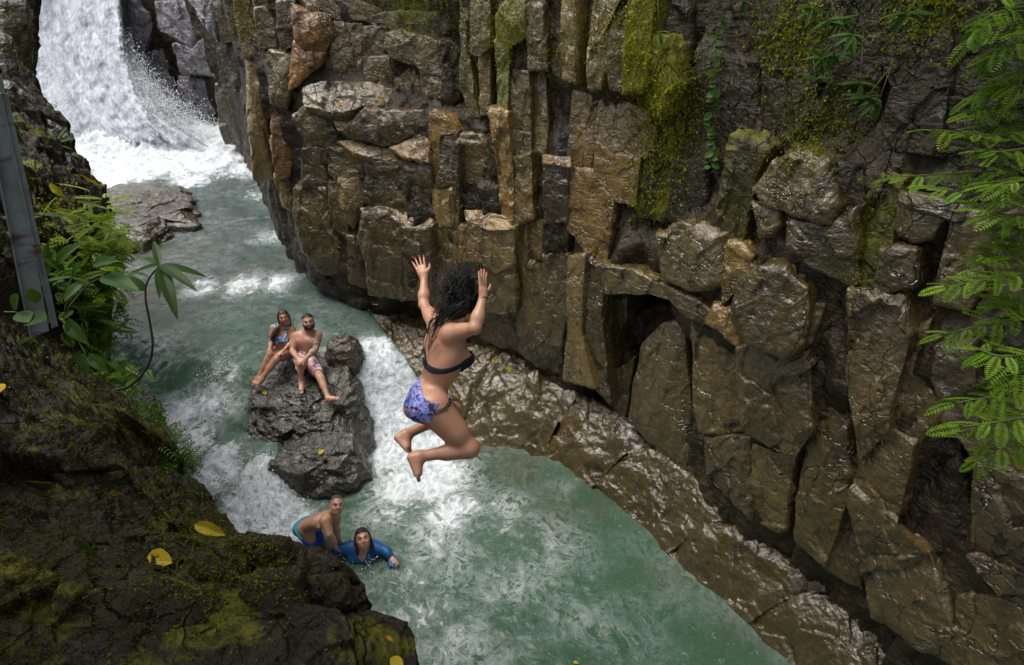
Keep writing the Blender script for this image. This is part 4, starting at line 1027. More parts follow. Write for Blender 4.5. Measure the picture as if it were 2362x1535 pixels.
# ------------------------------------------------------------------ figures: one continuous skin grown from a distance field
class Field:
    def __init__(s, lo, hi, h):
        s.lo = np.array(lo, float); s.h = h
        s.n = np.ceil((np.array(hi) - s.lo) / h).astype(int) + 1
        s.F = np.full(s.n, 1.0, np.float32)
    def box(s, lo, hi):
        a = np.clip(np.floor((np.array(lo) - s.lo) / s.h).astype(int), 0, s.n)
        b = np.clip(np.ceil((np.array(hi) - s.lo) / s.h).astype(int) + 1, 0, s.n)
        if (b <= a).any(): return None
        g = [(s.lo[i] + s.h * np.arange(a[i], b[i])).astype(np.float32) for i in range(3)]
        X = np.stack(np.meshgrid(*g, indexing='ij'), -1)
        return (slice(a[0], b[0]), slice(a[1], b[1]), slice(a[2], b[2])), X
    def blend(s, sl, d, k, cut=False):
        A = s.F[sl]
        if cut:
            hh = np.maximum(k - np.abs(A + d), 0) / k
            s.F[sl] = np.maximum(A, -d) + hh * hh * k / 4
        else:
            hh = np.maximum(k - np.abs(A - d), 0) / k
            s.F[sl] = np.minimum(A, d) - hh * hh * k / 4
    def cap(s, a, b, ra, rb, k=.02, side=None, flat=1.0, cut=False):
        """tapered limb from a to b; flat stretches it along the direction side"""
        a, b = np.asarray(a, float), np.asarray(b, float)
        m = max(ra, rb) * max(flat, 1) + k + 3 * s.h
        bx = s.box(np.minimum(a, b) - m, np.maximum(a, b) + m)
        if bx is None: return
        sl, X = bx
        ab = b - a
        t = np.clip(((X - a) @ ab) / (ab @ ab + 1e-12), 0, 1)
        r = X - a - t[..., None] * ab
        rad = ra + (rb - ra) * t
        if side is not None:
            q = r @ np.asarray(side)
            dd = np.sqrt(np.maximum((r * r).sum(-1) - q * q + (q / flat) ** 2, 1e-12))
        else:
            dd = np.sqrt((r * r).sum(-1))
        s.blend(sl, dd - rad, k, cut)
    def ell(s, c, R, rad, k=.02, cut=False):
        """ellipsoid; R holds the three axes as rows"""
        c = np.asarray(c, float); rad = np.asarray(rad, float)
        m = rad.max() + k + 3 * s.h
        bx = s.box(c - m, c + m)
        if bx is None: return
        sl, X = bx
        q = (X - c) @ np.asarray(R).T
        k0 = np.sqrt(((q / rad) ** 2).sum(-1)) + 1e-9; k1 = np.sqrt(((q / rad ** 2) ** 2).sum(-1)) + 1e-9
        s.blend(sl, k0 * (k0 - 1) / k1, k, cut)
    def grid(s):
        return np.stack(np.meshgrid(*[(s.lo[i] + s.h * np.arange(s.n[i])).astype(np.float32) for i in range(3)], indexing='ij'), -1)

def nets(F, lo, h):
    """surface of a sampled field as quads (surface nets)"""
    S = F < 0
    c = np.zeros(np.array(F.shape) - 1, np.uint8)
    for dx in (0, 1):
        for dy in (0, 1):
            for dz in (0, 1):
                c += S[dx:S.shape[0] - 1 + dx, dy:S.shape[1] - 1 + dy, dz:S.shape[2] - 1 + dz]
    act = (c > 0) & (c < 8)
    I = np.argwhere(act)
    if len(I) == 0: return None
    idx = np.full(act.shape, -1, np.int32); idx[act] = np.arange(len(I))
    cr = np.array([(x, y, z) for x in (0, 1) for y in (0, 1) for z in (0, 1)])
    val = np.stack([F[I[:, 0] + a, I[:, 1] + b, I[:, 2] + d] for a, b, d in cr], 1)
    acc = np.zeros((len(I), 3)); cnt = np.zeros(len(I))
    for i in range(8):
        for j in range(i + 1, 8):
            if np.abs(cr[i] - cr[j]).sum() != 1: continue
            m = (val[:, i] < 0) != (val[:, j] < 0)
            t = val[:, i] / np.where(m, val[:, i] - val[:, j], 1)
            acc += np.where(m[:, None], cr[i] + t[:, None] * (cr[j] - cr[i]), 0); cnt += m
    V = lo + h * (I + acc / cnt[:, None])
    Q = []
    for ax in range(3):
        o = [i for i in range(3) if i != ax]
        a = np.take(S, range(0, S.shape[ax] - 1), ax); b = np.take(S, range(1, S.shape[ax]), ax)
        E = np.argwhere(a != b)
        ok = (E[:, o[0]] > 0) & (E[:, o[1]] > 0) & (E[:, o[0]] < S.shape[o[0]] - 1) & (E[:, o[1]] < S.shape[o[1]] - 1)
        E = E[ok]
        if not len(E): continue
        def at(d0, d1):
            p = E.copy(); p[:, o[0]] += d0; p[:, o[1]] += d1
            return idx[p[:, 0], p[:, 1], p[:, 2]]
        q = np.stack([at(-1, -1), at(0, -1), at(0, 0), at(-1, 0)], 1)
        inside = a[E[:, 0], E[:, 1], E[:, 2]]
        flip = inside if ax != 1 else ~inside
        q[~flip] = q[~flip][:, ::-1]
        Q.append(q)
    return V, np.concatenate(Q)
def net_obj(name, F, fld, mat, parent):
    r = nets(F, fld.lo, fld.h)
    if r is None: return None
    o = mesh_np(name, r[0], r[1], mat)
    return keep(o, parent)

def skin_material(name, col, red):
    k = NT(name)
    p = k.pos()
    c = k.mix(k.ramp(k.noise(p, 14, 4, .6), [(.35, 0), (.7, .5)]), col, red)
    c = k.mix(k.ramp(k.noise(p, 160, 2), [(.4, .12), (.7, 0)]), c, tuple(x * .7 for x in col))
    k.set(Base_Color=c, Roughness=.42, Specular_IOR_Level=.45)
    k.b.inputs['Subsurface Weight'].default_value = .12
    k.b.inputs['Subsurface Radius'].default_value = (.012, .005, .003)
    k.b.inputs['Subsurface Scale'].default_value = .6
    k.b.inputs['Coat Weight'].default_value = .12; k.b.inputs['Coat Roughness'].default_value = .25
    k.put(k.b.inputs['Normal'], k.bump(k.noise(p, 220, 3), .12, .003))
    return k.m
M['skin_tan'] = skin_material('tanned_skin', (.46, .25, .152), (.50, .21, .13))
M['skin_fair'] = skin_material('fair_skin', (.52, .30, .20), (.55, .24, .16))
M['skin_mid'] = skin_material('warm_skin', (.46, .25, .155), (.48, .20, .125))
def cloth(name, col, pats=(), rough=.6, scale=40):
    k = NT(name); p = k.pos(); c = (*col, 1)
    for i, (pc, sc, lo, hi) in enumerate(pats):
        m = k.new('ShaderNodeMapping'); m.inputs['Location'].default_value = (3.1 * i, 1.7 * i, .9 * i); k.l.new(p, m.inputs[0])
        c = k.mix(k.ramp(k.noise(m.outputs[0], sc, 2, .5, .8), [(lo, 0), (hi, 1)]), c, pc)
    k.set(Base_Color=c, Roughness=rough)
    k.put(k.b.inputs['Normal'], k.bump(k.noise(p, scale, 4), .4, .01))
    return k.m
M['black_cloth'] = cloth('black_swim_fabric', (.006, .006, .008), (), .85)
M['floral'] = cloth('blue_floral_print', (.17, .19, .52), [((.33, .36, .72), 34, .52, .58), ((.05, .09, .42), 28, .56, .60), ((.012, .013, .03), 30, .565, .59), ((.62, .33, .38), 36, .64, .67)])
M['teal_floral'] = cloth('blue_teal_print', (.05, .10, .38), [((.22, .55, .65), 26, .5, .56), ((.65, .74, .80), 30, .58, .62)])
M['purple'] = cloth('purple_swim_fabric', (.055, .02, .22))
M['pink_print'] = cloth('pink_print_shorts', (.60, .30, .33), [((.72, .62, .64), 14, .5, .56), ((.20, .09, .13), 22, .57, .60)])
M['aqua'] = cloth('aqua_shorts', (.005, .33, .45))
M['royal'] = cloth('royal_blue_panel', (.008, .035, .36))
M['shirt'] = cloth('blue_shirt', (.006, .085, .27), [((.004, .05, .18), 9, .5, .7)], .5, 16)
def hair_mat(name, c):
    k = NT(name); k.set(Base_Color=c, Roughness=.38, Specular_IOR_Level=.35)
    k.put(k.b.inputs['Normal'], k.bump(k.noise(k.pos((1, 1, .25)), 90, 3), .7, .01))
    return k.m
M['hair_black'] = hair_mat('wet_black_hair', (.004, .0035, .0035)); M['hair_brown'] = hair_mat('brown_hair', (.07, .038, .020))
M['hair_dark'] = hair_mat('dark_hair', (.020, .014, .011)); M['hair_grey'] = hair_mat('cropped_greying_hair', (.055, .048, .045))
k = NT('eye_white'); k.set(Base_Color=(.55, .53, .5), Roughness=.2); M['eye'] = k.m
k = NT('dark_iris'); k.set(Base_Color=(.02, .014, .01), Roughness=.15); M['iris'] = k.m
k = NT('lip'); k.set(Base_Color=(.36, .12, .10), Roughness=.4); M['lip'] = k.m
k = NT('teeth'); k.set(Base_Color=(.75, .73, .68), Roughness=.3); M['teeth'] = k.m
k = NT('red_nail'); k.set(Base_Color=(.55, .02, .03), Roughness=.2); M['nail'] = k.m

def frame(fwd, up):
    """rows: person's left, forward, up"""
    f = unit(fwd); u = np.asarray(up, float); u = unit(u - f * (u @ f))
    return np.array([np.cross(u, f), f, u])
class Head:
    def __init__(s, fld, c, fwd, up, sc, chin=1.0, nose=True):
        s.c, s.R, s.s, s.f = np.asarray(c, float), frame(fwd, up), sc, fld
        e = lambda p, r, k=.02, cut=False: fld.ell(s.p(*p), s.R, np.array(r) * sc, k * sc, cut)
        cp = lambda a, b, ra, rb, k=.012, cut=False: fld.cap(s.p(*a), s.p(*b), ra * sc, rb * sc, k * sc, cut=cut)
        e((0, -.012, .038), (.076, .095, .082), .03)
        e((0, .030, -.030), (.060, .064, .078), .03)
        e((0, .050, -.088), (.034 * chin, .030, .024), .03)
        e((.052, .004, -.065), (.018, .040, .035), .03); e((-.052, .004, -.065), (.018, .040, .035), .03)
        e((.042, .060, -.028), (.024, .022, .022), .02); e((-.042, .060, -.028), (.024, .022, .022), .02)
        cp((-.036, .082, .024), (.036, .082, .024), .010, .010, .02)
        for sx in (-1, 1):
            e((sx * .032, .100, .004), (.019, .016, .011), .014, True)
            e((sx * .078, -.008, -.006), (.010, .022, .033), .008)
            e((sx * .014, .098, -.030), (.010, .012, .009), .008)
        cp((0, .088, .014), (0, .112, -.024), .008, .012, .012)
        cp((-.020, .086, -.058), (.020, .086, -.058), .007, .007, .012)
    def p(s, x, y, z):
        return s.c + s.s * (x * s.R[0] + y * s.R[1] + z * s.R[2])
    def ball(s, S, q, r, k=10):
        """small ellipsoid into a soup"""
        a = np.linspace(0, math.pi, 7); b = np.linspace(0, 2 * math.pi, k, endpoint=False)
        A, B = np.meshgrid(a, b, indexing='ij')
        v = np.stack([np.sin(A) * np.cos(B) * r[0], np.sin(A) * np.sin(B) * r[1], np.cos(A) * r[2]], -1).reshape(-1, 3) * s.s
        S.add(s.p(*q) + v @ s.R, grid_faces(7, k, True))
    def face(s, parent, lipm='lip', smile=True, brow='hair_dark', teeth=True):
        for sx in (-1, 1):
            S = Soup(); s.ball(S, (sx * .032, .081, .003), (.011, .011, .0062)); eo = keep(S.build('eye', M['eye']), parent)
            S = Soup(); s.ball(S, (sx * .032, .0895, .003), (.0062, .004, .0060)); keep(S.build('iris', M['iris']), parent)
            S = Soup(); S.tube([s.p(sx * .014, .096, .026), s.p(sx * .033, .096, .034), s.p(sx * .052, .082, .027)], [.0045 * s.s, .0055 * s.s, .003 * s.s]); keep(S.build('eyebrow', M[brow]), parent)
        S = Soup(); w = .030 if smile else .024
        z0 = -.050 if smile else -.058
        S.tube(spline([s.p(-w, .082, z0), s.p(-.012, .094, -.057), s.p(0, .0955, -.056), s.p(.012, .094, -.057), s.p(w, .082, z0)], 11), np.array([.001, .003, .0042, .0046, .0042, .0042, .0042, .0046, .0042, .003, .001]) * s.s, 6)
        S.tube(spline([s.p(-w, .082, z0), s.p(-.012, .091, -.070), s.p(0, .0935, -.073), s.p(.012, .091, -.070), s.p(w, .082, z0)], 11), np.array([.001, .003, .0045, .0052, .0055, .0055, .0055, .0052, .0045, .003, .001]) * s.s, 6)
        keep(S.build('lips', M[lipm]), parent)
        if smile and teeth:
            S = Soup(); s.ball(S, (0, .086, -.0625), (.021, .008, .0065)); keep(S.build('teeth', M['teeth']), parent)

def hand(fld, w, tip, palm, side, sc=1.0, spread=1.0, curl=0.15, k=.006):
    """palm plus five fingers: w wrist, tip where the middle finger ends when straight, palm normal, side = direction of the thumb"""
    w = np.asarray(w, float); d = unit(np.asarray(tip, float) - w); L = .178 * sc
    pn = unit(palm - d * (np.asarray(palm) @ d)); sd = unit(np.asarray(side) - d * (np.asarray(side) @ d)); sd = unit(sd - pn * (sd @ pn))
    R = np.array([sd, d, pn])
    fld.ell(w + d * .045 * sc, R, np.array([.038, .052, .014]) * sc, .014)
    fld.cap(w - d * .01, w + d * .03 * sc, .022 * sc, .026 * sc, .014, sd, 1.15)
    tips = []
    for x, ln, a in ((.030, .068, .16), (.010, .078, .04), (-.011, .072, -.07), (-.030, .056, -.20)):
        b = w + d * .084 * sc + sd * x * sc
        dir1 = unit(d + sd * a * spread - pn * curl * -1)
        m1 = b + dir1 * ln * .5 * sc
        dir2 = unit(dir1 + pn * curl * 1.3)
        t = m1 + dir2 * ln * .5 * sc
        fld.cap(b - d * .02 * sc, m1, .0092 * sc, .0080 * sc, k); fld.cap(m1, t, .0080 * sc, .0062 * sc, .003)
        tips.append((t, dir2))
    b = w + d * .028 * sc + sd * .028 * sc
    m1 = b + unit(d * .7 + sd * .75 + pn * .3) * .040 * sc; t = m1 + unit(d * .95 + sd * .3 + pn * .2) * .030 * sc
    fld.cap(b, m1, .014 * sc, .0100 * sc, .012); fld.cap(m1, t, .0098 * sc, .0075 * sc, .003)
    tips.append((t, unit(t - m1)))
    return tips, pn
def foot(fld, ankle, heel, toe, sole, sc=1.0):
    """heel, arch, ball and five toes; sole = direction out of the sole"""
    ankle, heel, toe = (np.asarray(x, float) for x in (ankle, heel, toe))
    d = unit(toe - heel); L = np.linalg.norm(toe - heel)
    so = unit(sole - d * (np.asarray(sole) @ d)); sd = np.cross(d, so)
    fld.cap(ankle, heel - so * .01, .034 * sc, .026 * sc, .02)
    ball = heel + d * L * .70
    fld.cap(ankle - so * -.005, ball - so * .012, .034 * sc, .022 * sc, .03, sd, 1.25)
    fld.cap(heel, ball, .026 * sc, .020 * sc, .02, sd, 1.5)
    for x, ln, r in ((.026, .30, .0115), (.011, .31, .0085), (-.003, .28, .008), (-.016, .24, .0075), (-.028, .18, .007)):
        b = ball + sd * x * sc * .9
        fld.cap(b, b + d * L * ln * .95 + so * .004, r * 1.15 * sc, r * sc, .005)

def J(u, v, t): return at_t(u, v, t)
def mid(a, b, f=.5): return np.asarray(a) * (1 - f) + np.asarray(b) * f
def arm(fld, sh, el, wr, r=1.0, muscle=1.0):
    fld.cap(sh, el, .046 * r * muscle, .036 * r, .03)
    fld.cap(mid(sh, el, -.02), mid(sh, el, .38), .054 * r * muscle, .042 * r, .035)
    fld.cap(mid(sh, el, .42), mid(sh, el, .62), .043 * r * muscle, .040 * r, .03)
    fld.cap(el, mid(el, wr, .35), .037 * r, .040 * r, .025); fld.cap(mid(el, wr, .3), wr, .040 * r, .024 * r, .025)
def leg(fld, hip, kn, an, r=1.0, back=None):
    fld.cap(hip, kn, .088 * r, .056 * r, .04); fld.cap(mid(hip, kn, .05), mid(hip, kn, .55), .090 * r, .075 * r, .04)
    fld.cap(kn, an, .050 * r, .032 * r, .03)
    bk = np.zeros(3) if back is None else np.asarray(back) * .012 * r
    fld.cap(mid(kn, an, .12) + bk, mid(kn, an, .45) + bk, .048 * r, .043 * r, .03)

# ---- the woman in mid-air
def jumper():
    root = empty('person', tuple(J(1000, 900, 3.5)))
    tag(root, 'woman in mid-air jump with arms raised, black bikini top and blue floral bottoms', 'person')
    LAT = unit([-.34, .94, 0]); FW = unit([.94, .34, 0])
    P = dict(neck=J(1050, 752, 3.49), chest=J(1027, 786, 3.52), ribs=J(1029, 826, 3.52), waist=J(1012, 866, 3.52), pel=J(990, 918, 3.53),
             rs=J(1042, 770, 3.37), ls=J(1006, 752, 3.66), re=J(1096, 757, 3.24), rw=J(1115, 684, 3.30), rt=J(1111, 628, 3.33), le=J(978, 703, 3.86), lw=J(978, 640, 3.94), lt=J(964, 598, 3.97),
             rh=J(1002, 940, 3.43), lh=J(984, 930, 3.64), rk=J(1083, 1034, 3.50), lk=J(1046, 948, 3.95), ra=J(966, 1054, 3.42), rheel=J(949, 1056, 3.41), rtoe=J(967, 1109, 3.38),
             la=J(938, 1003, 3.76), lheel=J(919, 1010, 3.75), ltoe=J(946, 1044, 3.70), head=J(1078, 716, 3.47))
    allp = np.array(list(P.values()))
    f = Field(allp.min(0) - .16, allp.max(0) + .16, .0052)
    UP = unit(P['chest'] - P['waist']); Rt = np.array([LAT, np.cross(UP, LAT), UP])
    f.ell(P['chest'], Rt, (.165, .098, .12), .05); f.ell(P['ribs'], Rt, (.142, .106, .13), .05); f.ell(mid(P['ribs'], P['waist'], .9), Rt, (.122, .092, .11), .06)
    UPh = unit(P['waist'] - P['pel']); Rh = np.array([LAT, np.cross(UPh, LAT), UPh])
    f.ell(P['pel'], Rh, (.160, .112, .105), .06)
    for sg, hp in ((-1, 'rh'), (1, 'lh')):
        g = P[hp] - FW * .055 + LAT * sg * -.012 + np.array([0, 0, -.01])
        f.ell(g, Rh, (.088, .092, .098), .04)
    # shoulder blades, shoulders, neck, breasts
    f.cap(P['rs'], P['ls'], .048, .046, .05); f.cap(P['neck'], mid(P['rs'], P['chest'], .2), .046, .042, .05); f.cap(P['neck'], mid(P['ls'], P['chest'], .2), .044, .04, .05)
    for sg in (-1, 1):
        f.ell(P['chest'] - FW * .07 + LAT * sg * .07 - UP * .02, Rt, (.045, .022, .07), .04)
        f.ell(P['ribs'] + FW * .085 + LAT * sg * .07 + UP * .012, Rt, (.062, .060, .058), .03)
    f.cap(P['ribs'] - FW * .115 - UP * .05, P['waist'] - FW * .10, .006, .006, .03, cut=True)
    f.cap(P['neck'] - UP * .02, mid(P['neck'], P['head'], .75) - FW * .02, .047, .045, .03)
    arm(f, P['rs'], P['re'], P['rw'], .92); arm(f, P['ls'], P['le'], P['lw'], .92)
    leg(f, P['rh'], P['rk'], P['ra'], 1.0, -FW * .2 + [0, 0, -1]); leg(f, P['lh'], P['lk'], P['la'], .98, [0, 0, -1])
    f.cap(mid(P['rh'], P['rk'], .1) - [0, 0, .03], mid(P['rh'], P['rk'], .6) - [0, 0, .012], .088, .070, .04)
    f.ell(P['rk'], np.eye(3), (.056, .056, .058), .03); f.ell(P['lk'], np.eye(3), (.055, .055, .056), .03)
    foot(f, P['ra'], P['rheel'], P['rtoe'], unit([-1, -.2, -.15])); foot(f, P['la'], P['lheel'], P['ltoe'], unit([-1, -.1, -.6]))
    vr = unit(EYE - P['lw'])
    tl, pl = hand(f, P['lw'], P['lt'], -vr + [.2, 0, 0], [1, -.05, 0], .98, 1.5, .06)
    tr, pr = hand(f, P['rw'], P['rt'], [.80, -.50, .05], [.5, .8, 0], 1.0, 1.25, .08)
    H = Head(f, P['head'], [.90, .30, -.32], [.26, .05, .95], .95)
    body = net_obj('body', f.F, f, M['skin_tan'], root)
    H.face(root, smile=False)
    # garments hug the same field
    X = f.grid()
    A, B = J(957, 884, 3.47), J(1036, 931, 3.37); A2, B2 = J(960, 970, 3.42), J(1036, 943, 3.37)
    nt = np.cross(B - A, LAT); nt = unit(nt if nt[2] > 0 else -nt); nl = np.cross(B2 - A2, LAT); nl = unit(nl if nl[2] > 0 else -nl)
    pt = (X - A) @ nt; plw = -((X - A2) @ nl)
    side = (X - P['pel']) @ unit(B - A)
    G = np.maximum(np.maximum(f.F - .006, -(f.F + .004)), np.maximum(np.maximum(pt, plw), side - .150))
    G = np.maximum(G, np.linalg.norm(X - P['pel'], axis=-1) - .24)
    net_obj('bikini_bottom', G, f, M['floral'], root)
    for q in range(3):
        off_ = (q - 1) * .0085
        G = np.maximum(np.maximum(f.F - .005, -(f.F + .003)), np.abs((X - mid(mid(A, A2, .62), mid(B, B2, .5), .9)) @ unit(nt + nl) - off_) - .0026)
        G = np.maximum(np.maximum(G, .143 - side), np.linalg.norm(X - P['pel'], axis=-1) - .24)
        net_obj('side_strap', G, f, M['black_cloth'], root)
    C, D = J(985, 842, 3.45), J(1062, 851, 3.39)
    nb = np.cross(D - C, LAT); nb = unit(nb if nb[2] > 0 else -nb)
    band = np.abs((X - mid(C, D)) @ nb) - .0165
    for sg in (-1, 1):
        bc = P['ribs'] + FW * .085 + LAT * sg * .07 + UP * .012
        band = np.minimum(band, np.maximum(np.linalg.norm((X - bc), axis=-1) - .078, -((X - bc) @ FW) - .03))
    near = np.linalg.norm(X - P['ribs'], axis=-1) - .24
    arms_ = ((X - P['ribs']) @ UP) - .075
    G = np.maximum(np.maximum(np.maximum(f.F - .007, -(f.F + .004)), band), np.maximum(near, arms_))
    net_obj('bikini_top', G, f, M['black_cloth'], root)
    S = Soup()
    kn_ = J(984, 840, 3.44)
    for pts in ([(984, 840), (976, 824), (974, 810), (979, 804), (982, 818), (984, 838)], [(984, 840), (970, 832), (959, 823), (968, 824), (980, 834)], [(985, 841), (979, 845), (975, 842)], [(984, 840), (990, 848), (992, 858)]):
        S.tube(spline([J(u, v, 3.43) for u, v in pts], 14), .0028, 5)
    keep(S.build('tie_string', M['black_cloth']), root)['kind'] = 'stuff'
    S = Soup()
    S.tube(spline([P['ribs'] + FW * .10 - LAT * .075 + UP * .06, P['chest'] + FW * .09 - LAT * .07 + UP * .04, P['neck'] + FW * .04 - LAT * .045], 10), .004, 5)
    keep(S.build('neck_string', M['black_cloth']), root)
    S = Soup(); a = unit(P['rt'] - P['rw']); s1 = unit(np.cross(a, [0, 1, 0])); s2 = np.cross(a, s1)
    S.tube([P['rw'] - a * .012 + (s1 * math.cos(x) + s2 * math.sin(x)) * .0275 for x in np.linspace(0, 2 * math.pi, 20)], .0032, 5)
    keep(S.build('wristband', M['black_cloth']), root)
    for (t, d), n_ in [(x, -pl) for x in tl] + [(x, -pr) for x in tr[:4]]:
        S = Soup(); R = np.array([np.cross(d, n_), d, n_])
        a = np.linspace(0, math.pi, 6); b = np.linspace(0, 2 * math.pi, 8, endpoint=False); A_, B_ = np.meshgrid(a, b, indexing='ij')
        v = np.stack([np.sin(A_) * np.cos(B_) * .006, np.cos(A_) * .0085, np.sin(A_) * np.sin(B_) * .003], -1).reshape(-1, 3)
        S.add(t + d * .002 + n_ * .0045 + v @ R, grid_faces(6, 8, True)); keep(S.build('fingernail', M['nail']), root)
    # wet hair thrown up by the fall
    h2 = Field(P['head'] - .2, P['head'] + .2, .006)
    h2.ell(H.p(0, -.022, .050), H.R, (.084, .100, .084), .02); h2.ell(H.p(0, -.075, .0), H.R, (.070, .055, .075), .03)
    h2.cap(H.p(0, -.06, .08), J(1042, 690, 3.48), .052, .018, .04); h2.cap(H.p(.02, -.03, .10), J(1060, 668, 3.50), .045, .015, .04)
    Xh = h2.grid().reshape(-1, 3)
    m = np.abs(h2.F.ravel()) < .04
    nz = np.zeros(len(Xh)); nz[m] = fbm(Xh[m] * np.array([22, 22, 22]), 3, 7) * .020
    keep(net_obj('hair', h2.F + nz.reshape(h2.F.shape).astype(np.float32), h2, M['hair_black'], root), root)
    rs = np.random.RandomState(11); S = Soup()
    for i in range(420):
        v = rs.normal(0, 1, 3); v = unit(v); v[1] = min(v[1], .25); v[2] = abs(v[2]) * (1 if rs.rand() < .75 else -.6)
        r0 = H.p(*(np.array([0, -.02, .035]) + v * np.array([.076, .096, .085])))
        if rs.rand() < .85:
            a = rs.uniform(0, 1)
            tu, tv = 998 + 118 * a + rs.normal(0, 12), 648 - 34 * math.sin(a * 3) + rs.normal(0, 24) + (60 * (1 - a) if rs.rand() < .6 else 0)
            tt = 3.48 + rs.normal(0, .07)
        else:
            tu, tv, tt = 985 + rs.normal(0, 10) + 10, 760 + rs.uniform(-20, 60), 3.42 + rs.normal(0, .03)
        e = J(tu, tv, tt)
        c1 = r0 + (r0 - P['head']) * rs.uniform(.3, .9) + np.array([-.02, 0, .05]); c2 = mid(c1, e, .6) + rs.normal(0, .025, 3)
        n_ = 14; s_ = np.linspace(0, 1, n_)[:, None]
        p_ = (1 - s_) ** 3 * r0 + 3 * (1 - s_) ** 2 * s_ * c1 + 3 * (1 - s_) * s_ ** 2 * c2 + s_ ** 3 * e
        ph, w = rs.uniform(0, 6), rs.uniform(5, 11); am = rs.uniform(.002, .012)
        p_ = p_ + am * s_ * np.concatenate([np.sin(s_ * w + ph), np.cos(s_ * w * .8 + ph), np.cos(s_ * w + ph)], 1)
        S.tube(p_, np.linspace(rs.uniform(.0028, .0048), .0011, n_), 4)
    for i in range(20):                                            # long locks lying down the back
        x0 = rs.uniform(-1, 1)
        a_ = H.p(.05 * x0 + .01, -.09, -.02 + rs.uniform(-.02, .03)); b_ = J(1004 + 14 * x0 + rs.normal(0, 3), 742, 3.42); e = J(990 + 9 * x0 + rs.normal(0, 4), 770 + rs.uniform(0, 62), 3.425)
        p_ = spline([a_, mid(a_, b_) + [-.01, -.015, .02], b_, mid(b_, e) + rs.normal(0, .005, 3), e], 14)
        S.tube(p_, np.linspace(.0030, .0010, 14), 4)
    keep(S.build('hair_strands', M['hair_black']), root)['kind'] = 'stuff'
    return root
jumper()
# ---- the four people below
def person(label, P, lat, skin, h=.0085, r=.9, build=1.0, waist=1.0, look=None, hup=(0, 0, 1), hs=.9, chin=1.0, female=False, hands=(), legs=True, bust=0, name='person', pad=.15, feet=True):
    root = empty(name, tuple(P['pel'])); tag(root, label, 'person')
    A = np.array([v for v in P.values()])
    f = Field(A.min(0) - pad, A.max(0) + pad, h)
    lat = unit(lat)
    UP = unit(P['neck'] - P['waist'])
    FW = unit(np.cross(lat, UP))
    Rt = np.array([lat, FW, UP])
    f.ell(P['chest'], Rt, np.array((.165 * build, .105, .125)) * r, .05); f.ell(mid(P['chest'], P['waist'], .55), Rt, np.array((.140 * build, .100, .13)) * r, .05)
    f.ell(P['waist'], Rt, np.array((.128 * waist, .098 * waist, .11)) * r, .05)
    f.ell(P['pel'], Rt, np.array((.155, .112, .10)) * r, .05)
    f.cap(P['rs'], P['ls'], .050 * r, .050 * r, .05)
    for q in ('rs', 'ls'): f.cap(P['neck'], P[q], .044 * r * build, .052 * r * build, .05)
    if bust:
        for sg in (-1, 1): f.ell(P['chest'] + FW * .075 * r + lat * sg * .068 * r - UP * .03, Rt, np.array((.058, .055, .055)) * r * bust, .025)
    else:
        for sg in (-1, 1): f.ell(P['chest'] + FW * .070 * r + lat * sg * .072 * r + UP * .01, Rt, np.array((.075 * build, .040, .058)) * r, .025)
    f.cap(P['neck'], P['head'] - unit(P['head'] - P['neck']) * .03, .052 * r * (.82 if female else 1), .050 * r * (.82 if female else 1), .03)
    ar = r * (.86 if female else 1.0)
    arm(f, P['rs'], P['re'], P['rw'], ar, build); arm(f, P['ls'], P['le'], P['lw'], ar, build)
    if legs:
        leg(f, P['rh'], P['rk'], P['ra'], r * .95); leg(f, P['lh'], P['lk'], P['la'], r * .95)
        if feet:
            foot(f, P['ra'], P['rheel'], P['rtoe'], [0, 0, -1], r * .95); foot(f, P['la'], P['lheel'], P['ltoe'], [0, 0, -1], r * .95)
    for w, t, pn, sd in hands: hand(f, P[w], t, pn, sd, r, 1.0, .35)
    H = Head(f, P['head'], look if look is not None else EYE - P['head'], hup, hs, chin)
    body = net_obj('body', f.F, f, M[skin], root)
    H.body = body
    return root, f, H, FW, UP, lat
def shell(f, name, mat, root, thick, *masks):
    G = np.maximum(f.F - thick, -(f.F + .012))
    for m in masks: G = np.maximum(G, m)
    return net_obj(name, G, f, M[mat], root)
def hairdo(H, root, mat, line=.045, long=None, thick=.012, back=True):
    """cap of hair above the hairline"""
    h2 = Field(H.c - .16, H.c + .16, .006)
    X = h2.grid(); q = (X - H.c) @ H.R.T / H.s
    h2.ell(H.p(0, -.016, .040), H.R, np.array((.077 + thick, .094 + thick, .083 + thick)) * H.s, .01)
    h2.ell(H.p(0, -.045, .0), H.R, np.array((.070 + thick, .062 + thick, .07 + thick * .5)) * H.s, .02)
    cut = (line - q[..., 2] + np.clip(-q[..., 1] - .0, -.0, .2) * -1.1 + np.clip(q[..., 1] - .02, 0, .1) * .35) * H.s
    G = np.maximum(h2.F, cut)
    pts = h2.grid().reshape(-1, 3); m = np.abs(G.ravel()) < .02
    nz = np.zeros(len(pts), np.float32); nz[m] = .004 * fbm(pts[m] * 60, 2, 3)
    return net_obj('hair', G + nz.reshape(G.shape), h2, M[mat], root)

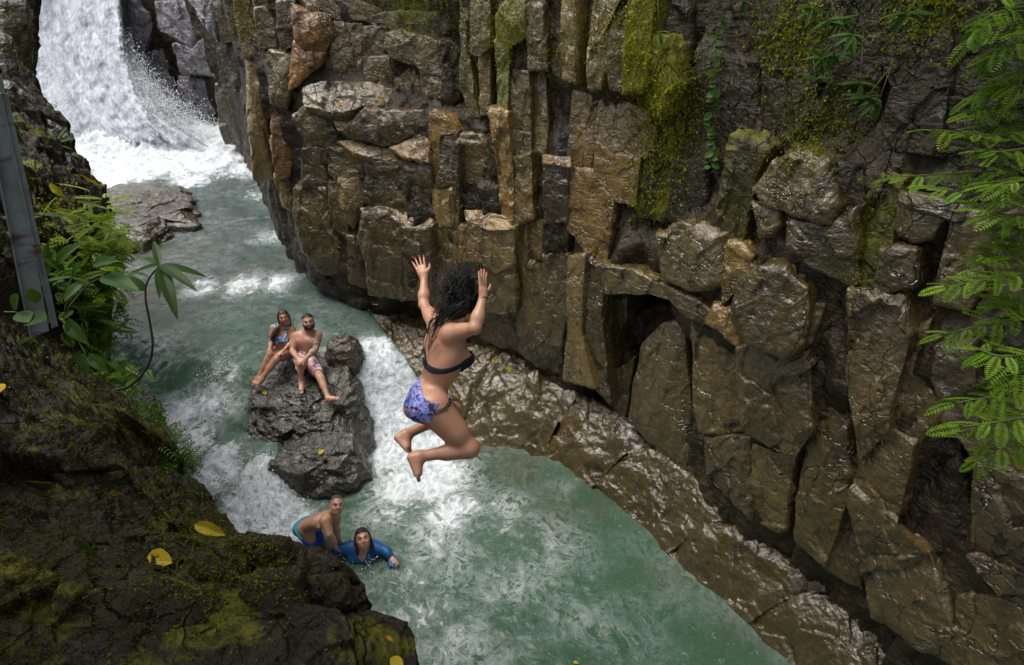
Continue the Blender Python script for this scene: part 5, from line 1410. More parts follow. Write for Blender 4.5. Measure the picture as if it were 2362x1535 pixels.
# bearded man on the boulder
P = dict(head=J(711, 743, 7.52), neck=J(710, 764, 7.60), chest=J(708.5, 787, 7.63), waist=J(705, 810, 7.72), pel=J(706, 829, 7.78),
         rs=J(682, 777, 7.62), ls=J(732, 774, 7.62), re=J(674, 810, 7.55), le=J(729, 805, 7.55), rw=J(688, 829, 7.36), lw=J(703, 829, 7.36),
         rh=J(694, 831, 7.74), lh=J(716, 832, 7.74), rk=J(692, 834, 7.40), lk=J(739, 871, 7.42), ra=J(695, 884, 7.46), la=J(757, 918, 7.30),
         rheel=J(697, 889, 7.47), rtoe=J(694, 907, 7.36), lheel=J(757, 923, 7.31), ltoe=J(781, 919, 7.26))
root, f, H, FW, UP, lat = person('bearded dark-haired man in pink patterned shorts sitting on the boulder, hands clasped on knee', P, P['ls'] - P['rs'], 'skin_fair', r=.92, build=1.08, hs=.90,
    look=EYE + np.array([0, 0, -1.2]) - P['head'], hands=[('rw', J(699, 836, 7.33), [0, .5, -1], [.2, -1, .3]), ('lw', J(692, 834, 7.32), [0, .5, -1], [-.2, -1, .3])])
X = f.grid()
hemR = ((X - mid(P['rh'], P['rk'], .93)) @ unit(P['rk'] - P['rh'])); hemL = ((X - mid(P['lh'], P['lk'], .78)) @ unit(P['lk'] - P['lh']))
def seg_dist(X, a, b):
    ab = b - a; t = np.clip(((X - a) @ ab) / (ab @ ab), 0, 1)
    return np.linalg.norm(X - a - t[..., None] * ab, axis=-1)
dR, dL = seg_dist(X, P['rh'], P['rk']), seg_dist(X, P['lh'], P['lk'])
top = (X - mid(P['pel'], P['waist'], .40)) @ UP
legsep = np.minimum(np.maximum(dR - .125, hemR), np.maximum(dL - .125, hemL))
hand_ok = -(np.minimum(np.linalg.norm(X - mid(P['rw'], J(699, 836, 7.33), .5), axis=-1), np.linalg.norm(X - mid(P['lw'], J(692, 834, 7.32), .5), axis=-1)) - .075)
armcut = -(np.minimum(seg_dist(X, P['re'], P['rw']), seg_dist(X, P['le'], P['lw'])) - .062)
shell(f, 'shorts', 'pink_print', root, .017, np.minimum(legsep, np.maximum(top, np.linalg.norm(X - P['pel'], axis=-1) - .19)), hand_ok, armcut)
H.face(root); hairdo(H, root, 'hair_dark', .062, thick=.007)
q = (X - H.c) @ H.R.T / H.s
beard = np.maximum(q[..., 2] + .046 - .35 * np.clip(np.abs(q[..., 0]) - .03, 0, 1), -(q[..., 1] - .0)) * H.s
beard = np.maximum(beard, -(q[..., 2] + .125) * H.s)
mouth = -(np.sqrt((q[..., 0] / .030) ** 2 + ((q[..., 2] + .062) / .016) ** 2) - 1) * .016
shell(f, 'beard', 'hair_dark', root, .009, beard, mouth)
k = NT('forearm_tattoo'); k.set(Base_Color=k.mix(k.ramp(k.noise(k.pos(), 26, 3, .6, 1.2), [(.47, 0), (.52, .75)]), (.50, .29, .20), (.10, .09, .095)), Roughness=.45); M['tattoo'] = k.m
shell(f, 'tattoo_sleeve', 'tattoo', root, .0022, np.minimum(seg_dist(X, mid(P['ls'], P['le'], .15), P['le']) - .075, seg_dist(X, P['le'], mid(P['le'], P['lw'], .55)) - .06), -((X - P['ls']) @ unit(P['le'] - P['ls'])) + .02)

# woman beside him
P = dict(head=J(654, 733, 7.56), neck=J(653, 754, 7.62), chest=J(651, 775, 7.66), waist=J(650.5, 794, 7.72), pel=J(652, 810, 7.78),
         rs=J(632, 757, 7.65), ls=J(673, 760, 7.65), re=J(626, 785, 7.62), le=J(673, 790, 7.60), rw=J(622, 807, 7.46), lw=J(652, 811, 7.50),
         rh=J(641, 813, 7.76), lh=J(664, 815, 7.74), rk=J(619, 827, 7.46), lk=J(638, 829, 7.44), ra=J(595, 873, 7.42), la=J(603, 876, 7.40),
         rheel=J(595, 878, 7.43), rtoe=J(581, 888, 7.36), lheel=J(602, 881, 7.41), ltoe=J(590, 891, 7.34))
root, f, H, FW, UP, lat = person('laughing woman in blue print bikini top and purple bottoms sitting beside the bearded man', P, P['ls'] - P['rs'], 'skin_mid', r=.84, build=.88, waist=.84, hs=.84, female=True, bust=1.0,
    look=EYE + np.array([0, 0, -1.2]) - P['head'], chin=.85, hands=[('rw', J(620, 818, 7.42), [0, .3, -1], [.8, -.6, 0]), ('lw', J(640, 818, 7.42), [0, .3, -1], [0, -1, .3])])
X = f.grid()
armcut = -(np.minimum(np.minimum(seg_dist(X, P['rs'], P['re']), seg_dist(X, P['ls'], P['le'])), np.minimum(seg_dist(X, P['re'], P['rw']), seg_dist(X, P['le'], P['lw']))) - .05)
up_ = (X - P['chest']) @ UP
la_ = (X - P['chest']) @ lat
bandm = np.abs(up_ + .035) - .052
strap = np.maximum(np.abs(np.abs(la_) - .075) - .016, up_ - .16)
strap = np.maximum(strap, -up_ - .02)
shell(f, 'bikini_top', 'teal_floral', root, .009, np.minimum(bandm, strap), armcut, np.linalg.norm(X - P['chest'], axis=-1) - .24)
tp = (X - mid(P['pel'], P['waist'], .35)) @ UP
dl = np.minimum(((X - P['rh']) @ unit(P['rk'] - P['rh'])), ((X - P['lh']) @ unit(P['lk'] - P['lh']))) - .05
shell(f, 'bikini_bottom', 'purple', root, .008, tp, np.minimum(((X - P['rh']) @ unit(P['rk'] - P['rh'])) - .035, 9) , ((X - P['lh']) @ unit(P['lk'] - P['lh'])) - .05, armcut, np.linalg.norm(X - P['pel'], axis=-1) - .22)
H.face(root, brow='hair_brown'); hairdo(H, root, 'hair_brown', .048, thick=.010)
S = Soup(); rs = np.random.RandomState(3)
for i in range(70):
    sx = 1 if i % 4 == 0 else -1
    a = H.p(sx * rs.uniform(.02, .05) , rs.uniform(-.02, .04), .115); b = H.p(sx * .088, rs.uniform(-.03, .03), .02); c = H.p(sx * .085, rs.uniform(-.0, .03), -.10)
    e = (P['chest'] - lat * .105 + FW * .11 - UP * rs.uniform(.0, .22) + rs.normal(0, .018, 3)) if sx < 0 else (P['neck'] + lat * .07 - FW * .10 - UP * rs.uniform(0, .1))
    S.tube(spline([a, b, c, mid(c, e) + FW * .015 + rs.normal(0, .008, 3), e], 12), np.linspace(.011, .004, 12), 5)
keep(S.build('long_hair', M['hair_brown']), root)['kind'] = 'stuff'

# man bending over in the shallows
P = dict(head=J(777, 1166, 5.84), neck=J(766, 1186, 5.96), chest=J(748, 1198, 6.04), waist=J(726, 1207, 6.16), pel=J(709, 1214, 6.24),
         rs=J(750, 1202, 5.90), ls=J(774, 1193, 6.10), re=J(759, 1233, 5.86), le=J(775, 1217, 6.12), rw=J(774, 1262, 5.98), lw=J(783, 1249, 6.18),
         rh=J(704, 1222, 6.16), lh=J(718, 1217, 6.36), rk=J(722, 1262, 6.24), lk=J(738, 1256, 6.42), ra=J(706, 1290, 6.55), la=J(720, 1282, 6.7))
root, f, H, FW, UP, lat = person('bare-chested short-haired man in turquoise and royal blue shorts bending over in the pool', P, P['ls'] - P['rs'], 'skin_mid', r=.80, build=1.05, waist=1.12, hs=.84,
    look=EYE - P['head'] + np.array([.8, 0, -.9]), hup=(.25, .1, 1), feet=False, hands=[('rw', J(781, 1273, 6.03), [.3, .3, -1], [-.3, 1, 0]), ('lw', J(787, 1257, 6.20), [.3, .3, -1], [-.3, -1, 0])])
X = f.grid()
top = (X - mid(P['pel'], P['waist'], .12)) @ unit(P['waist'] - P['pel'] + [0, 0, .02])
armcut = -(np.minimum(seg_dist(X, P['re'], P['rw']), seg_dist(X, P['le'], P['lw'])) - .07)
lowz = 0.02 - (X[..., 2] - .045)
aq = (X - J(716, 1232, 6.15)) @ unit(J(709, 1214, 6.24) - J(730, 1246, 6.2))
shell(f, 'shorts', 'aqua', root, .016, top, -aq, armcut)
shell(f, 'shorts_panel', 'royal', root, .015, aq, top, armcut)
H.face(root, brow='hair_dark'); hairdo(H, root, 'hair_grey', .070, thick=.004)

# man in the blue shirt, chest deep
P = dict(head=J(837, 1243, 6.04), neck=J(836, 1263, 6.13), chest=J(835, 1279, 6.18), waist=J(833, 1300, 6.34), pel=J(831, 1318, 6.5),
         rs=J(809, 1263, 6.15), ls=J(862, 1261, 6.15), re=J(786, 1266, 6.12), le=J(889, 1270, 6.13), rw=J(768, 1277, 6.2), lw=J(904, 1287, 6.10))
root, f, H, FW, UP, lat = person('long dark-haired man in soaked blue shirt standing chest deep in the green pool', P, P['ls'] - P['rs'], 'skin_fair', r=.84, build=1.05, hs=.90, look=EYE - P['head'] + np.array([0, 0, -.8]), chin=.9, legs=False,
    hands=[('lw', J(918, 1309, 6.02), [0, 0, -1], [-1, 0, 0])])
X = f.grid()
slv = np.minimum(seg_dist(X, P['rs'], mid(P['rs'], P['re'], 1.0)), seg_dist(X, P['ls'], mid(P['ls'], P['le'], .98))) - .10
tors = (X - mid(P['neck'], P['chest'], .10)) @ UP
vneck = -(np.abs((X - P['neck']) @ lat) + ((X - P['neck']) @ UP) * -.55 - .085)
vn = np.maximum(np.abs((X - P['neck']) @ lat) - .062 - .55 * ((X - P['neck']) @ UP), -((X - P['neck']) @ FW) - .02)
nh = -(np.linalg.norm(X - P['head'], axis=-1) - .135)
shell(f, 'shirt', 'shirt', root, .013, np.minimum(slv, np.maximum(tors - .03, np.linalg.norm(X - P['chest'], axis=-1) - .42)), -vn, nh, np.minimum(slv, -((X - P['ls']) @ unit(P['le'] - P['ls']))) * 0 - 1)
H.face(root, smile=False); hairdo(H, root, 'hair_dark', .058, thick=.010)
S = Soup(); rs = np.random.RandomState(8)
for i in range(60):
    sx = 1 if i % 2 else -1
    a = H.p(sx * .03, rs.uniform(-.05, .03), .122); b = H.p(sx * .086, rs.uniform(-.07, .015), .03); e = H.p(sx * rs.uniform(.07, .105), rs.uniform(-.05, .02), -rs.uniform(.10, .19))
    S.tube(spline([a, b, mid(b, e) + rs.normal(0, .005, 3), e], 10), np.linspace(.010, .004, 10), 5)
keep(S.build('long_hair', M['hair_dark']), root)['kind'] = 'stuff'
# ------------------------------------------------------------------ plants, post and fallen leaves
bpy.context.view_layer.update()
DG = bpy.context.evaluated_depsgraph_get()
def cast(u, v, frm=None):
    o = EYE if frm is None else EYE + frm
    tgt = ray(u, v)
    ok, loc, nor, *_ = SC.ray_cast(DG, Vector(o), Vector(tgt).normalized())
    return (np.array(loc), np.array(nor)) if ok else (None, None)
def leaf_mesh(name, W=.36, droop=.18, fold=.10, wave=.0, mat='leaf', tip=1.4, n=9, m=4):
    """a leaf of length 1 along +Y, upper side +Z"""
    y = np.linspace(0, 1, n); x = np.linspace(-1, 1, 2 * m + 1)
    w = W * .5 * np.sin(np.pi * y ** (1 / tip)) ** .85 + .006
    V = np.stack([x[None] * w[:, None], np.repeat(y[:, None], len(x), 1), fold * np.abs(x)[None] * w[:, None] * 2 - droop * y[:, None] ** 2 + wave * np.sin(y * 14)[:, None] * np.abs(x)[None]], -1)
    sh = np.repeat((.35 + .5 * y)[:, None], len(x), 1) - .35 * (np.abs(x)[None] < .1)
    o = mesh_np(name, V.reshape(-1, 3), grid_faces(n, len(x)), M[mat], None, True, {'shade': sh.ravel()})
    me = o.data; bpy.data.objects.remove(o)
    return me
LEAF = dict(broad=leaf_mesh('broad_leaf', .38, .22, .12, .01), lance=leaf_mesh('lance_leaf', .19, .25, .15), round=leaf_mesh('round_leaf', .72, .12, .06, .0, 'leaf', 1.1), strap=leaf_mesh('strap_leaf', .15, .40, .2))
def put_leaf(me, base, d, nrm, L, parent=None, name='leaf', col=(1, 1, 1), squash=1.0):
    d = unit(d); x = unit(np.cross(d, nrm)); z = np.cross(x, d)
    o = bpy.data.objects.new(name, me); COL.objects.link(o)
    Mx = Matrix(((x[0] * L * squash, d[0] * L, z[0] * L, base[0]), (x[1] * L * squash, d[1] * L, z[1] * L, base[1]), (x[2] * L * squash, d[2] * L, z[2] * L, base[2]), (0, 0, 0, 1)))
    if parent is not None:
        o.parent = parent; o.matrix_parent_inverse = Matrix.Translation(-Vector(parent.location))
    o.matrix_basis = Mx
    o.color = (*col, 1)
    return o
UPV = np.array([0, 0, 1.0])
TOC = lambda p: unit(EYE - np.asarray(p))
# pinnate frond, length 1 along +Y
def frond_mesh(name, pairs=11, wl=.26):
    S = Soup(); yy = np.linspace(0, 1, 8)
    S.tube(np.stack([0 * yy, yy, -.22 * yy ** 2], 1), np.linspace(.008, .003, 8), 3, .2)
    for i in range(pairs):
        y = .10 + .88 * i / (pairs - 1); l = wl * (math.sin(math.pi * min(1, .18 + .80 * i / (pairs - 1))) ** .6 + .05)
        for sx in (-1, 1):
            b = np.array([0, y, -.22 * y * y]); d = unit([sx, .55, -.06]); s_ = unit([-.55 * sx, 1, 0])
            w = .085
            S.add([b, b + d * l * .45 + s_ * w * .6 + [0, 0, .012], b + d * l + [0, 0, -.03], b + d * l * .45 - s_ * w * .6 + [0, 0, .012], ], np.array([[0, 1, 2, 3]]), .3 + .6 * (i % 3) / 3)
    o = S.build(name, M['frond'], None, False); me = o.data; bpy.data.objects.remove(o)
    return me
FROND = [frond_mesh('frond', 11), frond_mesh('frond', 9, .30), frond_mesh('frond', 13, .22)]
def feathery_tree():
    rs = np.random.RandomState(21)
    t = empty('feathery_tree', tuple(J(2900, 900, 2.9))); tag(t, 'bright green feathery-leaved tree reaching in front of the right cliff', 'tree')
    tr = Soup(); tr.tube(spline([J(2900, 1500, 2.9), J(2850, 900, 2.8), J(2800, 300, 2.7), J(2780, -200, 2.6)], 20), np.linspace(.10, .05, 20), 8); keep(tr.build('trunk', M['stem']), t)
    br = [[(2300, 30), (2190, 95)], [(2330, 105), (2235, 135)], [(2350, 165), (2205, 220)], [(2340, 235), (2190, 262)], [(2300, 312), (2112, 300)], [(2360, 60), (2290, 20)], [(2320, 350), (2230, 345)],
          [(2290, 395), (2030, 408)], [(2310, 450), (2095, 432)], [(2330, 500), (2230, 480)], [(2340, 560), (2200, 592)], [(2345, 420), (2250, 420)], [(2330, 290), (2240, 290)], [(2355, 600), (2260, 560)],
          [(2310, 640), (2140, 662)], [(2310, 742), (2130, 772)], [(2330, 822), (2215, 808)], [(2350, 902), (2160, 930)], [(2350, 965), (2175, 985)], [(2340, 1025), (2212, 1062)], [(2360, 700), (2270, 690)], [(2352, 200), (2270, 190)], [(2358, 520), (2300, 530)], [(2355, 860), (2290, 870)]]
    for i, (m_, e_) in enumerate(br):
        tt = 2.45 + .35 * rs.rand()
        p = spline([J(2800, m_[1] - 60 + rs.uniform(-40, 40), 2.75), J(2500, m_[1] - 30, tt + .1), J(*m_, tt), J(e_[0] + 45, e_[1], tt + .05)], 26)
        S = Soup(); S.tube(p, np.linspace(.010, .0028, 26), 5); b = keep(S.build('branch', M['greenstem']), t)
        nf = 12
        extra = Soup()
        for j in range(nf):
            f_ = 25 - j * (.95 if i < 14 else 1.0)
            if f_ < 8: break
            k_ = int(f_); q = p[k_]; d0 = unit(p[min(k_ + 1, 25)] - p[k_ - 1])
            sd = unit(np.cross(d0, UPV)) * (1 if j % 2 else -1)
            d = unit(d0 * rs.uniform(.25, .9) + sd * rs.uniform(.5, 1.0) + UPV * rs.uniform(-.45, .15)) if j else d0
            n_ = unit(UPV + rs.normal(0, .28, 3))
            o = bpy.data.objects.new('frond', FROND[rs.randint(3)].copy() if False else FROND[rs.randint(3)]); COL.objects.link(o)
            L = rs.uniform(.085, .135); x = unit(np.cross(d, n_)); z = np.cross(x, d)
            o.parent = b; o.matrix_parent_inverse = Matrix.Translation(-Vector(t.location))
            o.matrix_parent_inverse = b.matrix_parent_inverse if False else Matrix.Identity(4)
            o.matrix_basis = Matrix(((x[0] * L, d[0] * L, z[0] * L, q[0]), (x[1] * L, d[1] * L, z[1] * L, q[1]), (x[2] * L, d[2] * L, z[2] * L, q[2]), (0, 0, 0, 1)))
            g = rs.uniform(.65, 1.2); o.color = (g * rs.uniform(.9, 1.3), g, g * .8, 1)
        # leaflets too many to pick apart, behind the fronds
        for j in range(26):
            k_ = rs.randint(6, 20); q = p[k_] + rs.normal(0, .05, 3); d = unit(p[k_ + 1] - p[k_] + 0) * .6 + rs.normal(0, .5, 3); d[2] *= .5; d = unit(d); sd = unit(np.cross(d, UPV + rs.normal(0, .2, 3)))
            for y in np.linspace(.1, 1, 7):
                for sx in (-1, 1):
                    b0 = q + d * y * .10; dd = unit(sd * sx + d * .5) * .026; w_ = d * .006
                    extra.add([b0, b0 + dd * .5 + w_, b0 + dd, b0 + dd * .5 - w_], np.array([[0, 1, 2, 3]]), rs.rand())
        o = keep(extra.build('foliage', M['frond'], None, False), t); o['kind'] = 'stuff'; o.color = (.9, .8, .7, 1)
feathery_tree()

def in_poly(poly, n, rs):
    poly = np.array(poly, float); lo, hi = poly.min(0), poly.max(0); out = []
    while len(out) < n:
        p = rs.uniform(lo, hi); c = False; j = len(poly) - 1
        for i in range(len(poly)):
            if (poly[i, 1] > p[1]) != (poly[j, 1] > p[1]) and p[0] < (poly[j, 0] - poly[i, 0]) * (p[1] - poly[i, 1]) / (poly[j, 1] - poly[i, 1]) + poly[i, 0]: c = not c
            j = i
        if c: out.append(p)
    return np.array(out)
def moss(poly, label, n, size=.03, seed=0, fluffy=1.0, col=(1, 1, 1), up=-.75, name='moss_patch', mat='moss', blades=7):
    rs = np.random.RandomState(seed); P, Nn = [], []
    if seed < 19: n = int(n * (5 if seed in (8, 9, 14) else 3.2)); size *= (.55 if seed in (8, 9, 14) else .66)
    for u, v in in_poly(poly, n, rs):
        loc, nor = cast(u, v, rs.normal(0, .12, 3))
        if loc is None or np.linalg.norm(loc - EYE) > 14: continue
        P.append(loc + nor * fluffy * size * rs.rand() ** 2 * 1.6); Nn.append(nor)
    if len(P) < 8: return
    P = np.array(P); Nn = np.array(Nn)
    med = np.median(np.linalg.norm(P - EYE, axis=1)); ok = np.abs(np.linalg.norm(P - EYE, axis=1) - med) < 1.2
    P, Nn = P[ok], Nn[ok]
    n = len(P); B = blades
    cl = np.repeat(P, B, 0) + rs.normal(0, size * .5, (n * B, 3))
    d = np.repeat(Nn, B, 0) * .8 + np.array([0, 0, up]) + rs.normal(0, .55, (n * B, 3)); d /= np.linalg.norm(d, axis=1)[:, None]
    s_ = np.cross(d, rs.normal(0, 1, (n * B, 3))); s_ /= np.linalg.norm(s_, axis=1)[:, None] + 1e-9
    L = size * rs.uniform(.5, 1.3, (n * B, 1)); w = L * .28
    V = np.stack([cl, cl + d * L * .5 + s_ * w, cl + d * L, cl + d * L * .5 - s_ * w], 1).reshape(-1, 3)
    shade = np.clip(np.repeat(rs.rand(n), B) * .6 + rs.rand(n * B) * .4, 0, 1)
    o = mesh_np(name, V, np.arange(4 * n * B).reshape(-1, 4), M[mat], None, False, {'shade': np.repeat(shade, 4)})
    o.color = (*col, 1)
    return tag(o, label, 'moss', None, 'stuff')
moss([(885, 0), (1015, 0), (990, 68), (930, 78), (892, 42)], 'bright green moss under the cliff top above the stacked grey blocks', 420, .035, 1)
moss([(1062, 0), (1085, 0), (1090, 120), (1066, 125)], 'thin strip of green moss beside the first upright slab', 150, .03, 2)
moss([(1128, 0), (1212, 0), (1206, 92), (1176, 100), (1168, 135), (1142, 120)], 'yellow-green moss curtain on the upright slabs in the middle of the cliff', 620, .03, 3, 1.2)
moss([(1436, 0), (1508, 0), (1500, 140), (1492, 215), (1438, 195)], 'thick yellow-green moss column hanging beside the pale slabs', 850, .03, 4, 1.6)
moss([(1482, 120), (1532, 190), (1566, 262), (1512, 262), (1480, 215)], 'moss spilling over the ledge right of the pale slabs', 420, .035, 5, 1.6)
moss([(1500, 262), (1592, 252), (1584, 340), (1540, 402), (1500, 362)], 'ferny moss clump hanging at the right edge of the big tan slab', 620, .04, 6, 1.9, (1.05, 1.05, 1))
moss([(1466, 408), (1530, 440), (1536, 490), (1482, 512), (1464, 460)], 'low ferny moss clump beside the lower corner of the big tan slab', 320, .038, 7, 1.8)
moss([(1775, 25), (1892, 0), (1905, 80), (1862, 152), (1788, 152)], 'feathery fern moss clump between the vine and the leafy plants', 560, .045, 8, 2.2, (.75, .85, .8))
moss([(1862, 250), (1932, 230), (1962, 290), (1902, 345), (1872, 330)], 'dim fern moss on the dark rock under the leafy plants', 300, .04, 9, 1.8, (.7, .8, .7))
moss([(1828, 318), (1862, 308), (1852, 385), (1830, 372)], 'small moss tuft above the square brown block', 110, .035, 10, 1.6)
moss([(1328, 0), (1372, 0), (1352, 85), (1330, 62)], 'moss wedge between the two pale slabs', 160, .028, 11)
moss([(1386, 60), (1412, 62), (1408, 190), (1390, 180)], 'narrow moss strip down the joint of the second pale slab', 150, .026, 12)
moss([(1262, 100), (1302, 90), (1292, 185), (1266, 192)], 'moss tuft at the top of the dark joint left of the tan slab', 170, .03, 13)
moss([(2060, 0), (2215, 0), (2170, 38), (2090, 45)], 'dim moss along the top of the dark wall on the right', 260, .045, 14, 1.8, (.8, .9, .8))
moss([(1570, 170), (1600, 130), (1602, 250), (1576, 262)], 'moss stripe beside the hanging vine', 170, .03, 15)
moss([(1690, 700), (1712, 640), (1715, 480), (1690, 520)], 'thin moss film on the upright rib in the right wall', 120, .02, 16, .8, (.7, .8, .7))
moss([(1960, 600), (2000, 470), (2030, 450), (2000, 620), (1965, 700)], 'green moss stripe left of the stepped grey rock', 260, .022, 17, .8, (.6, .85, .5))
moss([(500, 60), (560, 0), (600, 0), (570, 60), (540, 90)], 'sparse moss near the top of the far cliff', 130, .05, 18, 1.0)
# near bank
moss([(405, 1100), (440, 1110), (500, 1190), (530, 1245), (470, 1240), (430, 1180)], 'green moss on the brim of the near bank above the left cascade', 2200, .010, 20, 1.6, (.30, .36, .25), .5)
moss([(455, 1235), (530, 1250), (600, 1310), (605, 1355), (545, 1372), (490, 1320)], 'bright moss cushion on the near bank below the curled yellow leaf', 3000, .009, 21, 1.8, (.46, .50, .25), .5)
moss([(225, 880), (300, 930), (390, 1015), (418, 1100), (370, 1060), (260, 960)], 'dark moss fringe along the edge of the near bank', 2000, .010, 22, 1.4, (.20, .24, .18), .5)
moss([(0, 1000), (70, 1040), (130, 1150), (190, 1290), (215, 1420), (120, 1535), (0, 1535)], 'brown-green moss carpet in the lower left corner of the bank', 5200, .008, 23, .9, (.26, .20, .25), .6)
moss([(240, 950), (330, 1060), (420, 1180), (480, 1300), (300, 1260), (160, 1120), (120, 960)], 'thin dark moss film over the middle of the near bank', 1500, .006, 24, .6, (.13, .14, .15), .5)
moss([(560, 1260), (690, 1262), (820, 1335), (800, 1360), (640, 1320)], 'dark moss along the lower brim of the near bank', 900, .007, 25, .9, (.16, .18, .15), .5)
moss([(120, 470), (190, 480), (215, 500), (170, 540), (110, 540)], 'yellow-green moss on the left bank above the fern', 420, .022, 26, 1.2, (.6, .65, .5), .3)
moss([(20, 20), (60, 40), (70, 110), (50, 180), (10, 150), (0, 40)], 'dark moss on the topmost rock left of the waterfall', 500, .03, 27, 1.0, (.35, .42, .3), .2)
moss([(100, 780), (200, 830), (250, 900), (180, 930), (60, 850)], 'mossy rim below the metal post', 500, .014, 28, 1.2, (.45, .5, .35), .5)

# ferns on the left bank
def fern(name, base, n, L, label, spread, seed, col, group=None):
    rs = np.random.RandomState(seed); loc, nor = cast(*base); base = loc + TOC(loc) * .16 + UPV * .02
    t = empty(name, tuple(base)); tag(t, label, 'fern', group)
    for i in range(n):
        b = base + rs.normal(0, 1, 3) * spread
        a = rs.uniform(0, 6.28); d = np.array([math.cos(a) + .35, math.sin(a) - .25, rs.uniform(-.4, .5)])
        o = bpy.data.objects.new('frond', FROND[rs.randint(3)]); COL.objects.link(o)
        d = unit(d); n_ = unit(UPV + rs.normal(0, .3, 3)); x = unit(np.cross(d, n_)); z = np.cross(x, d); l = L * rs.uniform(.6, 1.2)
        o.parent = t; o.matrix_parent_inverse = Matrix.Translation(-Vector(t.location))
        o.matrix_basis = Matrix(((x[0] * l, d[0] * l, z[0] * l, b[0]), (x[1] * l, d[1] * l, z[1] * l, b[1]), (x[2] * l, d[2] * l, z[2] * l, b[2]), (0, 0, 0, 1)))
        g = rs.uniform(.5, 1.1); o.color = (col[0] * g, col[1] * g, col[2] * g, 1)
fern('fern', (195, 570), 110, .15, 'big yellow-green fern clump on the left bank beside the metal post', np.array([.13, .10, .12]), 31, (1.5, 1.1, .6))
fern('fern', (200, 640), 60, .16, 'lower part of the fern growth hanging over the stream', np.array([.08, .08, .10]), 32, (1.1, .9, .6))
fern('fern', (150, 690), 40, .13, 'dark green fern between the post and the broad leaves', np.array([.06, .06, .12]), 33, (.55, .62, .55))

def rim_growth(i0, i1, n, label, seed, col, drop, spread, size):
    """small fern leaflets growing out of the bank's rim and hanging over it"""
    rs = np.random.RandomState(seed)
    c = EB[rs.randint(i0, i1, n // 12)] + outd[rs.randint(i0, i1, n // 12)] * rs.uniform(-.05, .10, (n // 12, 1)) + np.array([0, 0, 1.0]) * rs.uniform(drop[0], drop[1], (n // 12, 1))
    c = c + rs.normal(0, spread, c.shape)
    k_ = np.repeat(np.arange(len(c)), 12)
    dirs = rs.normal(0, 1, c.shape) + np.array([.6, -.5, .1]); dirs /= np.linalg.norm(dirs, axis=1)[:, None]
    y = np.tile(np.linspace(0, 1, 6).repeat(2), len(c)); sx = np.tile([-1, 1], 6 * len(c))
    Lf = np.repeat(rs.uniform(.05, .10, len(c)), 12)
    sd = np.cross(dirs, UPV + rs.normal(0, .3, dirs.shape)); sd /= np.linalg.norm(sd, axis=1)[:, None]
    b = c[k_] + dirs[k_] * (Lf * y)[:, None] - UPV * (.35 * Lf * y * y)[:, None]
    d = sd[k_] * sx[:, None] + dirs[k_] * .6 - UPV * .15
    d = d / np.linalg.norm(d, axis=1)[:, None] * (size * (1.15 - .7 * y))[:, None]
    w = dirs[k_] * (size * .26)
    V = np.stack([b, b + d * .5 + w, b + d, b + d * .5 - w], 1).reshape(-1, 3)
    o = mesh_np('fern_foliage', V, np.arange(len(V)).reshape(-1, 4), M['frond'], None, False, {'shade': np.repeat(np.repeat(rs.rand(len(c)), 12), 4)})
    o.color = (*col, 1)
    return tag(o, label, 'fern', None, 'stuff')
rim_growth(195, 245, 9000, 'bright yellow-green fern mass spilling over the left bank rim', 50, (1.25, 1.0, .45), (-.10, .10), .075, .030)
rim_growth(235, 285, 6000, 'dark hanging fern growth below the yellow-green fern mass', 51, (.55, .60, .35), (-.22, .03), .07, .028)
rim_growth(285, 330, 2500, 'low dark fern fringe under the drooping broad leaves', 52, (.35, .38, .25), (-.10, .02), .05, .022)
# leafy plants: stem and single leaves
def plant(name, label, stems, leaves, cat='plant', mat='greenstem', rad=.004, col=(1, 1, 1), group=None, seed=0):
    rs = np.random.RandomState(seed + 77)
    t = empty(name, tuple(stems[0][0])); tag(t, label, cat, group)
    for s_ in stems:
        S = Soup(); S.tube(spline(s_, max(8, 5 * len(s_))), np.linspace(rad, rad * .5, max(8, 5 * len(s_))), 5); keep(S.build('stem', M[mat]), t)
    for kind, base, tipp, n_ in leaves:
        d = np.asarray(tipp) - np.asarray(base); g = rs.uniform(.8, 1.2)
        put_leaf(LEAF[kind], base, d + np.array([0, 0, .12]) * np.linalg.norm(d), np.asarray(n_) + rs.normal(0, .15, 3), np.linalg.norm(d) * (.85 if kind == 'broad' else 1), t, 'leaf', tuple(c * g for c in col))
    return t
# curved-stem plant over the stream
st = [J(*a) for a in [(258, 902, 3.1), (300, 890, 3.05), (338, 850, 3.0), (352, 800, 2.96), (346, 745, 2.93), (336, 690, 2.9), (340, 650, 2.88), (368, 612, 2.86)]]
c = J(368, 612, 2.86)
lv = [('broad', J(338, 672, 2.9), J(252, 622, 2.85), UPV + TOC(c))]
for u, v, t_ in [(356, 548, 2.95), (474, 634, 2.9), (446, 660, 2.75), (408, 722, 2.72), (366, 682, 2.78), (302, 628, 2.85), (322, 588, 2.95)]:
    lv.append(('lance', c, J(u, v, t_), UPV + .5 * TOC(c)))
plant('curved_stem_plant', 'thin plant with curved brown stem and a rosette of long leaves over the stream', [st], lv, mat='stem', rad=.008, col=(.5, .6, .42))
bl = [((100, 640), (118, 575)), ((150, 625), (90, 590)), ((130, 610), (180, 555)), ((170, 640), (175, 600)), ((190, 650), (140, 700)), ((215, 610), (270, 600)), ((235, 640), (330, 672)), ((110, 600), (105, 560))]
